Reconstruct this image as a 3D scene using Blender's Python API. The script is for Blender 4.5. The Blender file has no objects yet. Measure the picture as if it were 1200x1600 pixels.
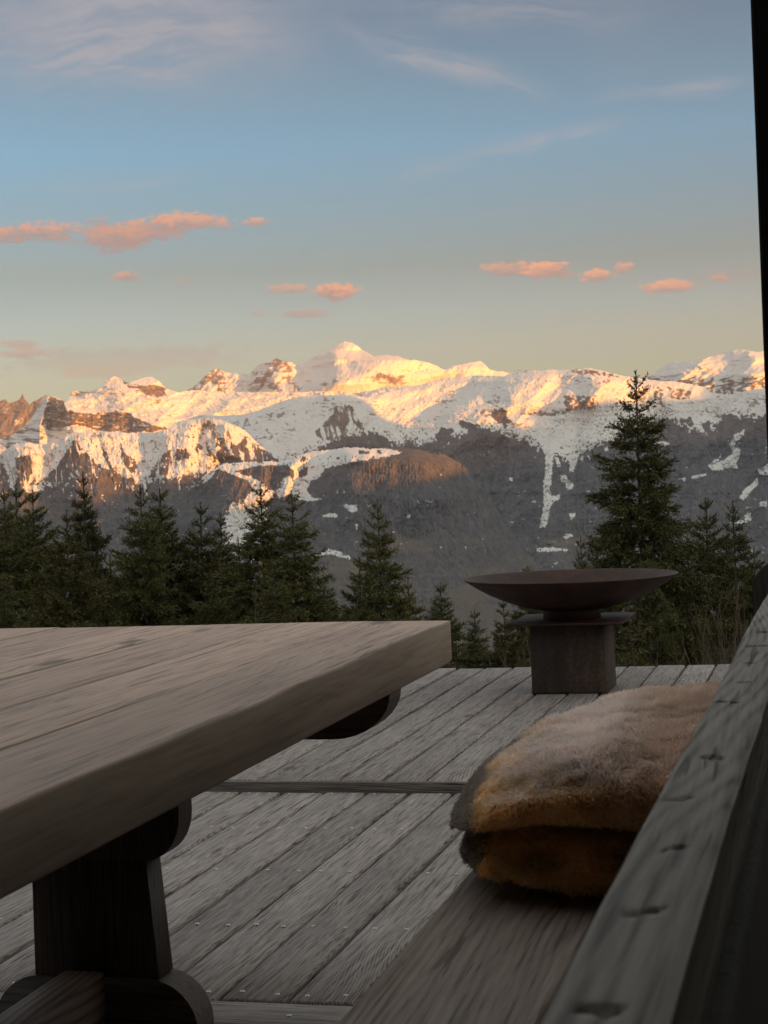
import bpy, bmesh, math, random
import numpy as np
from mathutils import Vector, Matrix
R = math.radians
rng = np.random.default_rng(7)
random.seed(7)
sc = bpy.context.scene
COL = sc.collection

# ------------------------------------------------------------------ camera
FP = 2700.0; ROLL = .042; YAW = math.atan(713/2700); PIT = math.atan(55/2700); EYE = 1.05
Fw = np.array([-math.sin(YAW)*math.cos(PIT), math.cos(YAW)*math.cos(PIT), -math.sin(PIT)])
Rt = np.array([math.cos(YAW), math.sin(YAW), 0.0]); Up = np.cross(Rt, Fw)
cr = Rt*math.cos(ROLL)-Up*math.sin(ROLL); cu = Rt*math.sin(ROLL)+Up*math.cos(ROLL)
cd = bpy.data.cameras.new("camera"); cam = bpy.data.objects.new("camera", cd); COL.objects.link(cam)
cam.matrix_world = Matrix(((cr[0], cu[0], -Fw[0], 0), (cr[1], cu[1], -Fw[1], 0), (cr[2], cu[2], -Fw[2], EYE), (0, 0, 0, 1)))
cd.lens = FP/1600*36; cd.sensor_width = 36; cd.clip_start = .05; cd.clip_end = 200000
cd.dof.use_dof = True; cd.dof.focus_distance = 6.5; cd.dof.aperture_fstop = 27
sc.camera = cam
sc.render.resolution_x = 768; sc.render.resolution_y = 1024

# ------------------------------------------------------------------ light and sky
SUN_AZ = R(110); SUN_EL = R(4.0)          # azimuth clockwise from +Y: behind the camera, to the right
SD = np.array([math.sin(SUN_AZ)*math.cos(SUN_EL), math.cos(SUN_AZ)*math.cos(SUN_EL), math.sin(SUN_EL)])
ld = bpy.data.lights.new("sun", 'SUN'); ld.energy = 3.1; ld.angle = R(.4); ld.color = (1.0, .34, .03)
lo = bpy.data.objects.new("sun", ld); COL.objects.link(lo)
lo.rotation_euler = Vector(SD).to_track_quat('Z', 'Y').to_euler()
sc.view_settings.view_transform = 'Standard'; sc.view_settings.look = 'None'
sc.view_settings.exposure = 1.9; sc.view_settings.gamma = 1.0
SKY_STRENGTH = .15

class NT:
    """tiny node-tree helper"""
    def __init__(s, tree): s.t = tree; s.n = tree.nodes; s.l = tree.links
    def new(s, kind, **kw):
        n = s.n.new(kind)
        for k, v in kw.items(): setattr(n, k, v)
        return n
    def put(s, sock, v):
        if isinstance(v, bpy.types.NodeSocket): s.l.new(v, sock)
        elif v is not None: sock.default_value = v
    def m(s, op, a, b=None, c=None, clamp=False):
        n = s.new('ShaderNodeMath', operation=op, use_clamp=clamp)
        s.put(n.inputs[0], a); s.put(n.inputs[1], b)
        if c is not None: s.put(n.inputs[2], c)
        return n.outputs[0]
    def v(s, op, a, b=None):
        n = s.new('ShaderNodeVectorMath', operation=op); s.put(n.inputs[0], a)
        if op == 'SCALE': s.put(n.inputs[3], b)
        else: s.put(n.inputs[1], b)
        return n.outputs[1] if op in ('DOT_PRODUCT', 'LENGTH') else n.outputs[0]
    def xyz(s, a, b, c):
        n = s.new('ShaderNodeCombineXYZ'); s.put(n.inputs[0], a); s.put(n.inputs[1], b); s.put(n.inputs[2], c); return n.outputs[0]
    def sep(s, a):
        n = s.new('ShaderNodeSeparateXYZ'); s.put(n.inputs[0], a); return n.outputs
    def noise(s, vec, scale, detail=4, rough=.55, dist=0.0):
        n = s.new('ShaderNodeTexNoise'); s.put(n.inputs['Vector'], vec); n.inputs['Scale'].default_value = scale
        n.inputs['Detail'].default_value = detail; n.inputs['Roughness'].default_value = rough; n.inputs['Distortion'].default_value = dist
        return n.outputs['Fac']
    def ramp(s, fac, stops, interp='LINEAR'):
        n = s.new('ShaderNodeValToRGB'); n.color_ramp.interpolation = interp; e = n.color_ramp.elements
        while len(e) < len(stops): e.new(.5)
        for i, (p, c) in enumerate(stops):
            e[i].position = p; e[i].color = (*c, 1) if len(c) == 3 else c
        s.put(n.inputs[0], fac); return n.outputs[0]
    def mix(s, fac, a, b, mode='MIX'):
        n = s.new('ShaderNodeMix', data_type='RGBA', blend_type=mode)
        s.put(n.inputs[0], fac); s.put(n.inputs[6], a if isinstance(a, bpy.types.NodeSocket) else (*a, 1) if len(a) == 3 else a)
        s.put(n.inputs[7], b if isinstance(b, bpy.types.NodeSocket) else (*b, 1) if len(b) == 3 else b); return n.outputs[2]
    def smooth(s, v, a, b):
        n = s.new('ShaderNodeMapRange', interpolation_type='SMOOTHSTEP'); s.put(n.inputs[0], v)
        n.inputs[1].default_value = a; n.inputs[2].default_value = b; return n.outputs[0]

def build_world():
    w = bpy.data.worlds.new("World"); sc.world = w; w.use_nodes = True
    T = NT(w.node_tree); T.n.clear()
    out = T.new('ShaderNodeOutputWorld'); bg = T.new('ShaderNodeBackground'); T.l.new(bg.outputs[0], out.inputs[0])
    sky = T.new('ShaderNodeTexSky', sky_type='NISHITA'); sky.sun_disc = False
    sky.sun_elevation = SUN_EL; sky.sun_rotation = SUN_AZ; sky.altitude = 1500; sky.air_density = 1.0; sky.dust_density = 1.5; sky.ozone_density = 1.2
    tc = T.new('ShaderNodeTexCoord').outputs['Generated']
    x, y, z = T.sep(tc)[:3]
    # angular coordinates of the sky: degrees of azimuth (clockwise from +Y) and of height
    az = T.m('MULTIPLY', T.m('ARCTAN2', x, y), 57.2958)
    hor = T.m('SQRT', T.m('ADD', T.m('MULTIPLY', x, x), T.m('MULTIPLY', y, y)))
    el = T.m('MULTIPLY', T.m('ARCTAN2', z, hor), 57.2958)
    col = sky.outputs[0]
    el01 = T.m('DIVIDE', el, 40.0, clamp=True)
    tint = T.ramp(el01, SKY_TINT)
    col = T.mix(1.0, col, tint, 'MULTIPLY')
    P = T.xyz(az, el, 0.0)
    # thin high cirrus
    def strand(a0, e0, a1, e1, wid, seed, strength, wobble=.8):
        dx, dy = a1-a0, e1-e0; L = math.hypot(dx, dy); ux, uy = dx/L, dy/L
        wn = T.noise(T.v('ADD', P, (seed*7.3, seed*3.1, 0)), .22, 4, .6)
        wx = T.m('MULTIPLY', T.m('SUBTRACT', wn, .5), wobble*2)
        px = T.m('SUBTRACT', az, a0); py = T.m('ADD', T.m('SUBTRACT', el, e0), wx)
        u = T.m('ADD', T.m('MULTIPLY', px, ux), T.m('MULTIPLY', py, uy))
        v = T.m('SUBTRACT', T.m('MULTIPLY', py, ux), T.m('MULTIPLY', px, uy))
        along = T.m('MULTIPLY', T.smooth(u, -.15*L, .35*L), T.m('SUBTRACT', 1.0, T.smooth(u, .6*L, 1.15*L)))
        g = T.m('EXPONENT', T.m('MULTIPLY', T.m('MULTIPLY', v, v), -1/(wid*wid)))
        fib = T.noise(T.v('MULTIPLY', T.xyz(T.m('ADD', u, seed*5.0), v, 0.0), (.35, 2.2, 1)), 1.0, 5, .65, .6)
        return T.m('MULTIPLY', T.m('MULTIPLY', T.m('MULTIPLY', along, g), T.smooth(fib, .3, .75)), strength)
    tot = None
    for a in STRANDS:
        s_ = strand(*a); tot = s_ if tot is None else T.m('ADD', tot, s_)
    veil = T.m('MULTIPLY', T.smooth(T.noise(T.v('MULTIPLY', P, (.05, .13, 1)), 1.0, 5, .6, .4), .42, .75),
               T.m('MULTIPLY', T.smooth(el, 9, 17), .85))
    veil = T.m('MULTIPLY', veil, T.m('SUBTRACT', 1.0, T.m('MULTIPLY', T.smooth(az, -21, -8), .7)))
    pale = T.m('MULTIPLY', T.m('MULTIPLY', T.smooth(el, 10.5, 16.5), T.m('SUBTRACT', 1.0, T.smooth(az, -24, -11))), T.m('MULTIPLY', T.smooth(T.noise(T.v('MULTIPLY', P, (.08, .22, 1)), 1.0, 4, .6), .25, .7), .75))
    tot = T.m('ADD', T.m('ADD', tot, veil), pale, clamp=True)
    col = T.mix(T.m('MULTIPLY', tot, .75), col, CIRRUS_COL)
    # small low evening clouds
    n1 = T.noise(T.v('MULTIPLY', P, (1.0, 1.9, 1)), 1.3, 5, .6, .3)
    n2 = T.noise(T.v('MULTIPLY', P, (1.0, 1.9, 1)), 4.5, 5, .62)
    nn = T.m('ADD', T.m('MULTIPLY', T.m('SUBTRACT', n1, .5), 2.6), T.m('MULTIPLY', T.m('SUBTRACT', n2, .5), 2.6))
    for (ca, ce, wa, we, dens, warm) in CLOUDS:
        px = T.m('DIVIDE', T.m('SUBTRACT', az, ca), wa)
        pyr = T.m('SUBTRACT', el, ce)
        py = T.m('DIVIDE', pyr, we)
        r = T.m('SQRT', T.m('ADD', T.m('MULTIPLY', px, px), T.m('MULTIPLY', py, py)))
        d = T.m('ADD', T.m('SUBTRACT', 1.0, r), T.m('MULTIPLY', nn, .7))
        a = T.m('MULTIPLY', T.smooth(d, -.02, .45), dens)
        c = T.mix(T.smooth(T.m('ADD', py, nn), -.7, .9), tuple(np.array(CL_LOW)*(1-warm*.0)), tuple(np.array(CL_HI)*warm+np.array(CL_LOW)*(1-warm)))
        col = T.mix(a, col, c)
    T.l.new(col, bg.inputs[0]); bg.inputs[1].default_value = SKY_STRENGTH

def px2ae(x, y):
    d = Fw+(x-600)/FP*cr+(800-y)/FP*cu
    return math.degrees(math.atan2(d[0], d[1])), math.degrees(math.atan2(d[2], math.hypot(d[0], d[1])))
SKY_TINT = [(0, (.30, .32, .38)), (.135, (.255, .295, .355)), (.172, (.225, .248, .272)), (.27, (.20, .325, .41)), (.32, (.20, .295, .35)), (.37, (.185, .25, .30)), (.48, (.205, .26, .30)), (.70, (2.5, 1.72, 1.08)), (1, (2.9, 1.86, 1.12))]
CIRRUS_COL = (.74, .74, .80); CL_LOW = (.66, .50, .49); CL_HI = (1.6, .74, .44)
STRANDS = []
for i, (x0, y0, x1, y1, w, st, wb) in enumerate([(540, 45, 860, 150, .42, 1.0, .5), (720, 248, 980, 188, .28, .8, .3), (-40, 90, 470, 35, 1.3, .9, .9),
        (930, 150, 1180, 125, .25, .7, .3), (80, 110, 330, 112, .3, .6, .3), (600, 275, 760, 240, .3, .4, .3), (600, 12, 1000, 25, .5, .6, .5), (40, 295, 300, 280, .25, .45, .3)]):
    a0, e0 = px2ae(x0, y0); a1, e1 = px2ae(x1, y1); STRANDS.append((a0, e0, a1, e1, w, i+1, st, wb))
CLOUDS = []
for (x, y, wx, wy, dn, wm) in [(60, 362, 85, 17, .8, .75), (5, 368, 45, 14, .75, .7), (175, 372, 66, 24, .9, .4), (225, 362, 60, 22, .9, .6), (285, 348, 75, 17, .85, .8), (350, 355, 20, 8, .35, .5),
        (400, 348, 26, 8, .7, .9), (198, 431, 24, 10, .7, .9), (452, 451, 42, 9, .6, .8), (522, 455, 38, 16, .95, 1.0), (475, 490, 48, 8, .55, .35), (402, 491, 14, 6, .4, .4),
        (795, 420, 52, 14, .75, .8), (858, 422, 42, 17, .95, 1.0), (935, 432, 28, 14, .85, 1.0), (973, 418, 18, 10, .7, .9), (1043, 448, 46, 12, .85, .95), (1124, 435, 15, 9, .8, 1.0),
        (1150, 432, 90, 16, .25, .0), (30, 537, 36, 9, .5, .45), (45, 552, 45, 10, .5, .5), (155, 584, 70, 8, .35, .5), (290, 440, 18, 7, .3, .7), (200, 560, 220, 22, .3, .0), (155, 345, 26, 8, .4, .5)]:
    a, e = px2ae(x, y); CLOUDS.append((a, e, wx/47.1, wy/47.1, dn, wm))

build_world()

# ------------------------------------------------------------------ helpers
def mat(name):
    m = bpy.data.materials.new(name); m.use_nodes = True
    T = NT(m.node_tree); return m, T, T.n['Principled BSDF']

def tag(o, label=None, cat=None, group=None, kind=None):
    if label: o['label'] = label
    if cat: o['category'] = cat
    if group: o['group'] = group
    if kind: o['kind'] = kind
    return o

def empty(name, loc=(0, 0, 0), rz=0):
    o = bpy.data.objects.new(name, None); COL.objects.link(o); o.location = loc; o.rotation_euler = (0, 0, rz); o.empty_display_size = .2
    return o

def np_mesh(name, V, Fq, mats, parent=None, smooth=False, attr=None, midx=None):
    """V (n,3); Fq: (m,k) integer array, or a list of such arrays with different k."""
    me = bpy.data.meshes.new(name)
    V = np.asarray(V, np.float32)
    FL = Fq if isinstance(Fq, list) else [Fq]
    FL = [np.asarray(f, np.int32) for f in FL if len(f)]
    me.vertices.add(len(V)); me.vertices.foreach_set('co', V.ravel())
    nl = sum(f.size for f in FL); nf = sum(len(f) for f in FL)
    me.loops.add(nl); me.loops.foreach_set('vertex_index', np.concatenate([f.ravel() for f in FL]))
    me.polygons.add(nf)
    tot = np.concatenate([np.full(len(f), f.shape[1], np.int32) for f in FL])
    st = np.concatenate([[0], np.cumsum(tot)[:-1]]).astype(np.int32)
    me.polygons.foreach_set('loop_start', st)
    try: me.polygons.foreach_set('loop_total', tot)
    except Exception: pass
    if midx is not None: me.polygons.foreach_set('material_index', np.asarray(midx, np.int32))
    me.update(calc_edges=True)
    if smooth: me.polygons.foreach_set('use_smooth', np.ones(nf, bool))
    if attr:
        for k, a in attr.items():
            a = np.asarray(a, np.float32)
            if a.ndim == 1:
                at = me.attributes.new(k, 'FLOAT', 'POINT'); at.data.foreach_set('value', a)
            else:
                at = me.attributes.new(k, 'FLOAT_COLOR', 'POINT')
                if a.shape[1] == 3: a = np.concatenate([a, np.ones((len(a), 1), np.float32)], 1)
                at.data.foreach_set('color', a.ravel())
    for m in (mats if isinstance(mats, (list, tuple)) else [mats]): me.materials.append(m)
    o = bpy.data.objects.new(name, me); COL.objects.link(o)
    if parent: o.parent = parent
    return o

class MB:
    """collects prisms and other pieces of one mesh"""
    def __init__(s): s.v = []; s.f = {}; s.n = 0; s.a = []; s.mi = {}
    def add(s, V, F, a=0.0, mi=0):
        V = np.asarray(V, float)
        for f in F:
            s.f.setdefault(len(f), []).append([i+s.n for i in f]); s.mi.setdefault(len(f), []).append(mi)
        s.v.append(V); s.a.append(np.full(len(V), a)); s.n += len(V)
    def prism(s, prof, axis, stations, a=0.0, fn=None, mi=0):
        """prof: closed list of 2D points, extruded along axis 0/1/2 through stations"""
        prof = np.asarray(prof, float); k = len(prof); rings = []
        for t in stations:
            P = np.zeros((k, 3)); o = [i for i in range(3) if i != axis]
            P[:, o[0]] = prof[:, 0]; P[:, o[1]] = prof[:, 1]; P[:, axis] = t
            rings.append(P)
        V = np.concatenate(rings)
        if fn is not None: V = fn(V)
        F = []
        for j in range(len(stations)-1):
            for i in range(k):
                q = [j*k+i, j*k+(i+1) % k, (j+1)*k+(i+1) % k, (j+1)*k+i]
                F.append(q)
        F.append(list(range(k))[::-1]); F.append([(len(stations)-1)*k+i for i in range(k)])
        s.add(V, F, a, mi)
    def box(s, x0, x1, y0, y1, z0, z1, b=.004, axis=1, a=0.0, n=2, fn=None):
        """chamfered bar running along axis"""
        lim = [(x0, x1), (y0, y1), (z0, z1)]; o = [i for i in range(3) if i != axis]
        (p0, p1), (q0, q1) = lim[o[0]], lim[o[1]]
        prof = [(p0+b, q0), (p1-b, q0), (p1-.3*b, q0+.3*b), (p1, q0+b), (p1, q1-b), (p1-.3*b, q1-.3*b), (p1-b, q1), (p0+b, q1), (p0+.3*b, q1-.3*b), (p0, q1-b), (p0, q0+b), (p0+.3*b, q0+.3*b)]
        t0, t1 = lim[axis]
        c = np.array([(p0+p1)/2, (q0+q1)/2]); st = [t0, t0+b]+list(np.linspace(t0+b, t1-b, n)[1:-1])+[t1-b, t1]
        k = len(prof); prof = np.array(prof); rings = []
        for j, t in enumerate(st):
            pr = prof.copy()
            if j in (0, len(st)-1):
                pr = np.clip(pr, [p0+b*.8, q0+b*.8], [p1-b*.8, q1-b*.8])
            P = np.zeros((k, 3)); P[:, o[0]] = pr[:, 0]; P[:, o[1]] = pr[:, 1]; P[:, axis] = t; rings.append(P)
        V = np.concatenate(rings)
        if fn is not None: V = fn(V)
        F = []
        for j in range(len(st)-1):
            for i in range(k): F.append([j*k+i, j*k+(i+1) % k, (j+1)*k+(i+1) % k, (j+1)*k+i])
        F.append(list(range(k))[::-1]); F.append([(len(st)-1)*k+i for i in range(k)])
        s.add(V, F, a)
    def build(s, name, mats, parent=None, smooth=False):
        FL = []; mi = []
        for k in sorted(s.f): FL.append(np.array(s.f[k])); mi += s.mi[k]
        o = np_mesh(name, np.concatenate(s.v), FL, mats, parent, smooth, {'rnd': np.concatenate(s.a)}, mi)
        bm = bmesh.new(); bm.from_mesh(o.data); bmesh.ops.recalc_face_normals(bm, faces=bm.faces); bm.to_mesh(o.data); bm.free()
        return o

# numpy value noise
def _h(ix, iy, seed):
    n = (ix.astype(np.int64)*374761393+iy.astype(np.int64)*668265263+seed*1442695041) & 0xffffffff
    n = ((n ^ (n >> 13))*1274126177) & 0xffffffff
    n = (n ^ (n >> 16))*2246822519 & 0xffffffff
    return ((n ^ (n >> 15)) & 0xffffff)/float(0xffffff)
def vn(x, y, seed=0):
    xi = np.floor(x); yi = np.floor(y); fx = x-xi; fy = y-yi
    fx = fx*fx*fx*(fx*(fx*6-15)+10); fy = fy*fy*fy*(fy*(fy*6-15)+10)
    xi = xi.astype(np.int64); yi = yi.astype(np.int64)
    a = _h(xi, yi, seed); b = _h(xi+1, yi, seed); c = _h(xi, yi+1, seed); d = _h(xi+1, yi+1, seed)
    return (a*(1-fx)+b*fx)*(1-fy)+(c*(1-fx)+d*fx)*fy
def fbm(x, y, seed=0, o=5, g=.5):
    s = 0; a = 1; t = 0
    for i in range(o):
        s = s+a*vn(x+i*17.3, y-i*9.1, seed+i); t += a; a *= g; x = x*2.03; y = y*2.03
    return s/t
def ridged(x, y, seed=0, o=5, g=.5):
    s = 0; a = 1; t = 0
    for i in range(o):
        s = s+a*(1-np.abs(2*vn(x+i*17.3, y-i*9.1, seed+i)-1)); t += a; a *= g; x = x*2.07; y = y*2.07
    return s/t
def inpoly(X, Y, P):
    P = np.asarray(P, float); r = np.zeros(X.shape, bool); j = len(P)-1
    for i in range(len(P)):
        xi, yi = P[i]; xj, yj = P[j]
        if yi != yj:
            c = ((yi > Y) != (yj > Y)) & (X < (xj-xi)*(Y-yi)/(yj-yi)+xi); r ^= c
        j = i
    return r
def pl(pts, X):
    p = np.asarray(pts, float); return np.interp(X, p[:, 0], p[:, 1])
def segdist(X, Y, pts):
    best = np.full(X.shape, 1e9); sgn = np.zeros(X.shape)
    for (x0, y0), (x1, y1) in zip(pts[:-1], pts[1:]):
        dx, dy = x1-x0, y1-y0; L2 = dx*dx+dy*dy
        t = np.clip(((X-x0)*dx+(Y-y0)*dy)/L2, 0, 1); d = np.hypot(X-x0-t*dx, Y-y0-t*dy)
        best = np.minimum(best, d)
    return best

# ------------------------------------------------------------------ materials
def wood(name, c_dark, c_mid, c_lite, axis=1, wave=1.0, fine=1.0, rough=.75, bump=.5, knots=.6, warm=None, rings=1.0, spec=.3, crack=1.0):
    """weathered timber, grain running along axis"""
    m, T, B = mat(name)
    tc = T.new('ShaderNodeTexCoord').outputs['Object']
    rn = T.new('ShaderNodeAttribute', attribute_name='rnd').outputs['Fac']
    x, y, z = T.sep(tc)[:3]
    L, A, Bx = {1: (y, x, z), 0: (x, y, z), 2: (z, x, y)}[axis]
    off = T.m('MULTIPLY', rn, 31.7)
    Lo = T.m('ADD', L, T.m('MULTIPLY', rn, 17.3))
    P = T.xyz(T.m('ADD', A, off), Lo, Bx)
    warp = T.m('SUBTRACT', T.noise(T.v('MULTIPLY', P, (5, 1.1, 5)), 1, 3, .5), .5)
    kn = T.new('ShaderNodeTexVoronoi'); kn.voronoi_dimensions = '3D'; kn.inputs['Scale'].default_value = 1.0
    T.l.new(T.v('MULTIPLY', P, (5.5, 1.9, .8)), kn.inputs['Vector'])
    kd = kn.outputs['Distance']; near = T.m('SUBTRACT', 1.0, T.smooth(kd, .04, .30))
    nearw = T.m('MULTIPLY', near, knots)
    W = T.m('ADD', T.m('MULTIPLY', warp, .03), T.m('MULTIPLY', nearw, .016))
    G = T.xyz(T.m('ADD', T.m('ADD', A, off), W), T.m('MULTIPLY', Lo, .035), T.m('ADD', Bx, W))
    broad_ = T.noise(T.v('MULTIPLY', P, (9, 2.3, 9)), 1.3, 3, .6)
    r1 = T.noise(G, 105*fine, 3, .6)                       # growth lines
    r2 = T.noise(G, 300*fine, 2, .6)                       # fine fibres
    broad = T.noise(T.v('MULTIPLY', P, (7, 1.3, 7)), 1, 4, .6)
    cw = T.m('SUBTRACT', T.noise(T.v('MULTIPLY', P, (2.2, .55, 2.2)), 1, 2, .45), .5)
    ph = T.m('MULTIPLY', T.m('ADD', T.m('ADD', T.m('ADD', A, T.m('MULTIPLY', Bx, .6)), T.m('MULTIPLY', cw, .30)), W), 900.0*fine)
    wv = T.m('POWER', T.m('ADD', .5, T.m('MULTIPLY', T.m('SINE', ph), .5)), .55)
    wv = T.m('MULTIPLY', T.m('SUBTRACT', wv, .65), T.m('MULTIPLY', T.m('ADD', .15, T.m('MULTIPLY', broad_, .45)), wave))
    ring = T.m('ADD', T.m('ADD', T.m('MULTIPLY', r1, .55*rings), T.m('MULTIPLY', r2, .45)), wv)
    col = T.ramp(ring, [(.34, c_dark), (.47, c_mid), (.64, c_lite)])
    v = T.m('ADD', .70, T.m('MULTIPLY', broad, .6))
    v = T.m('MULTIPLY', v, T.m('ADD', .84, T.m('MULTIPLY', rn, .30)))
    col = T.mix(1.0, col, T.xyz(v, v, v), 'MULTIPLY')
    if warm:
        col = T.mix(T.m('MULTIPLY', T.smooth(T.noise(T.v('MULTIPLY', P, (4, 1.0, 4)), 1.3, 4, .6), .45, .75), .7), col, warm)
    core = T.m('SUBTRACT', 1.0, T.smooth(kd, .05, .15))
    ringk = T.m('MULTIPLY', core, min(1, knots*1.2))
    col = T.mix(T.m('MULTIPLY', ringk, .75), col, tuple(np.array(c_dark)*.35))
    ck = T.noise(T.xyz(T.m('ADD', T.m('ADD', A, off), W), T.m('MULTIPLY', Lo, .045), Bx), 75, 2, .5)
    ckm = T.m('MULTIPLY', T.smooth(ck, .63, .68), T.smooth(T.noise(T.v('MULTIPLY', P, (9, 1.2, 9)), 1, 2), .45, .6))
    ckm = T.m('MULTIPLY', ckm, crack)
    col = T.mix(T.m('MULTIPLY', ckm, .8), col, tuple(np.array(c_dark)*.25))
    T.l.new(col, B.inputs['Base Color'])
    T.put(B.inputs['Roughness'], T.m('ADD', rough-.1, T.m('MULTIPLY', r1, .22)))
    B.inputs['Specular IOR Level'].default_value = spec
    h = T.m('SUBTRACT', T.m('ADD', T.m('MULTIPLY', ring, 1.0), T.m('MULTIPLY', broad, .6)), T.m('MULTIPLY', ckm, 1.2))
    h = T.m('SUBTRACT', h, T.m('MULTIPLY', ringk, .4))
    bp = T.new('ShaderNodeBump'); bp.inputs['Strength'].default_value = bump; bp.inputs['Distance'].default_value = .0022
    T.l.new(h, bp.inputs['Height']); T.l.new(bp.outputs[0], B.inputs['Normal'])
    return m

GREY = dict(c_dark=(.062, .052, .049), c_mid=(.242, .210, .203), c_lite=(.38, .335, .325))
M_deck = wood('weathered_larch', **GREY, axis=1, wave=.36, crack=.8, fine=1.25, rough=.78, bump=.9)
M_deckx = wood('weathered_larch_cross', **GREY, axis=0, wave=.36, crack=.8, fine=1.25, rough=.78, bump=.9)
M_step = wood('shaded_step_timber', (.05, .045, .042), (.11, .1, .095), (.2, .185, .175), axis=0, wave=.4, bump=.9)  # riser timber toned darker for the shade on its upright face
M_table = wood('table_timber', (.17, .098, .07), (.50, .325, .25), (.66, .45, .355), axis=1, wave=.12, rough=.55, bump=.35, knots=.8, fine=.75, spec=.4, crack=.8)
M_tedge = wood('table_edge_timber', (.28, .21, .16), (.40, .305, .235), (.48, .375, .295), axis=1, wave=.1, rough=.6, bump=.25, knots=.5, fine=.5, spec=.3, crack=.2)
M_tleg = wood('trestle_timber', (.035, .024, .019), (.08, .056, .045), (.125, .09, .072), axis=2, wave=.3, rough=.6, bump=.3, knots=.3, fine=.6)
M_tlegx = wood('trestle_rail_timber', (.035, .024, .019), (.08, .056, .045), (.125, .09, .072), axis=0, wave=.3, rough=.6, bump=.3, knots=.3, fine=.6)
M_tlegy = wood('stretcher_timber', (.09, .058, .044), (.17, .115, .09), (.24, .17, .13), axis=1, rough=.6, bump=.3, knots=.3, fine=.6)
M_bench = wood('bench_timber', (.17, .13, .115), (.34, .27, .24), (.46, .375, .34), axis=1, wave=.25, rough=.7, bump=.45, knots=.9, fine=.6, warm=(.32, .20, .15))
M_rail = wood('bench_rail_timber', (.11, .088, .078), (.30, .26, .238), (.45, .40, .37), axis=1, wave=.35, rough=.7, bump=.6, knots=.3, fine=.8, crack=1.0)
M_dark = wood('dark_hut_timber', (.02, .015, .012), (.05, .036, .028), (.09, .065, .05), axis=2, rough=.85, bump=.3)

M_post = wood('black_post_timber', (.003, .0025, .002), (.008, .006, .005), (.016, .012, .010), axis=2, rough=.9, bump=.2)
M_shoulder = wood('panel_and_shaded_slat_timber', (.02, .016, .013), (.05, .04, .033), (.09, .074, .062), axis=2, wave=.2, rough=.8, bump=.3)
def steel():
    m, T, B = mat('rusted_steel'); tc = T.new('ShaderNodeTexCoord').outputs['Object']
    n = T.noise(tc, 9, 6, .65); n2 = T.noise(tc, 60, 4, .6)
    col = T.ramp(T.m('ADD', T.m('MULTIPLY', n, .7), T.m('MULTIPLY', n2, .3)), [(.3, (.012, .006, .005)), (.5, (.036, .013, .010)), (.68, (.085, .030, .019))])
    T.l.new(col, B.inputs['Base Color']); B.inputs['Metallic'].default_value = .15; T.put(B.inputs['Roughness'], T.m('ADD', .5, T.m('MULTIPLY', n2, .35)))
    bp = T.new('ShaderNodeBump'); bp.inputs['Strength'].default_value = .3; bp.inputs['Distance'].default_value = .002
    T.l.new(n2, bp.inputs['Height']); T.l.new(bp.outputs[0], B.inputs['Normal']); return m
M_steel = steel()
def rust_block():
    m, T, B = mat('rusty_rough_pedestal'); tc = T.new('ShaderNodeTexCoord').outputs['Object']
    x, y, z = T.sep(tc)[:3]
    n = T.noise(T.v('MULTIPLY', tc, (14, 14, 3)), 1, 6, .65); n2 = T.noise(tc, 55, 5, .65)
    col = T.ramp(T.m('ADD', T.m('MULTIPLY', n, .6), T.m('MULTIPLY', n2, .4)), [(.3, (.016, .011, .009)), (.5, (.042, .028, .022)), (.7, (.11, .066, .047))])
    T.l.new(col, B.inputs['Base Color']); B.inputs['Roughness'].default_value = .9
    bp = T.new('ShaderNodeBump'); bp.inputs['Strength'].default_value = .8; bp.inputs['Distance'].default_value = .004
    T.l.new(T.m('ADD', n, n2), bp.inputs['Height']); T.l.new(bp.outputs[0], B.inputs['Normal']); return m
M_block = rust_block()
M_screw, _T, _B = mat('screw_zinc'); _B.inputs['Base Color'].default_value = (.6, .6, .58, 1); _B.inputs['Metallic'].default_value = .6; _B.inputs['Roughness'].default_value = .35

def needles(name, c0, c1):
    m, T, B = mat(name)
    a = T.new('ShaderNodeAttribute', attribute_name='rnd').outputs['Fac']
    oi = T.new('ShaderNodeObjectInfo').outputs['Random']
    col = T.mix(a, c0, c1)
    v = T.m('ADD', .75, T.m('MULTIPLY', oi, .5)); col = T.mix(1.0, col, T.xyz(v, v, T.m('MULTIPLY', v, .9)), 'MULTIPLY')
    T.l.new(col, B.inputs['Base Color']); B.inputs['Roughness'].default_value = .6; B.inputs['Specular IOR Level'].default_value = .25
    return m
M_needle = needles('spruce_needles', (.024, .027, .011), (.20, .185, .068))
M_needle2 = needles('spruce_needles_olive', (.026, .026, .010), (.22, .195, .075))
M_bark, _T, _B = mat('spruce_bark')
_n = _T.noise(_T.new('ShaderNodeTexCoord').outputs['Object'], 20, 4); _T.l.new(_T.ramp(_n, [(.3, (.05, .038, .03)), (.7, (.14, .11, .09))]), _B.inputs['Base Color']); _B.inputs['Roughness'].default_value = .9
M_twig, _T, _B = mat('dry_twigs'); _B.inputs['Base Color'].default_value = (.09, .062, .045, 1); _B.inputs['Roughness'].default_value = .8

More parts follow.
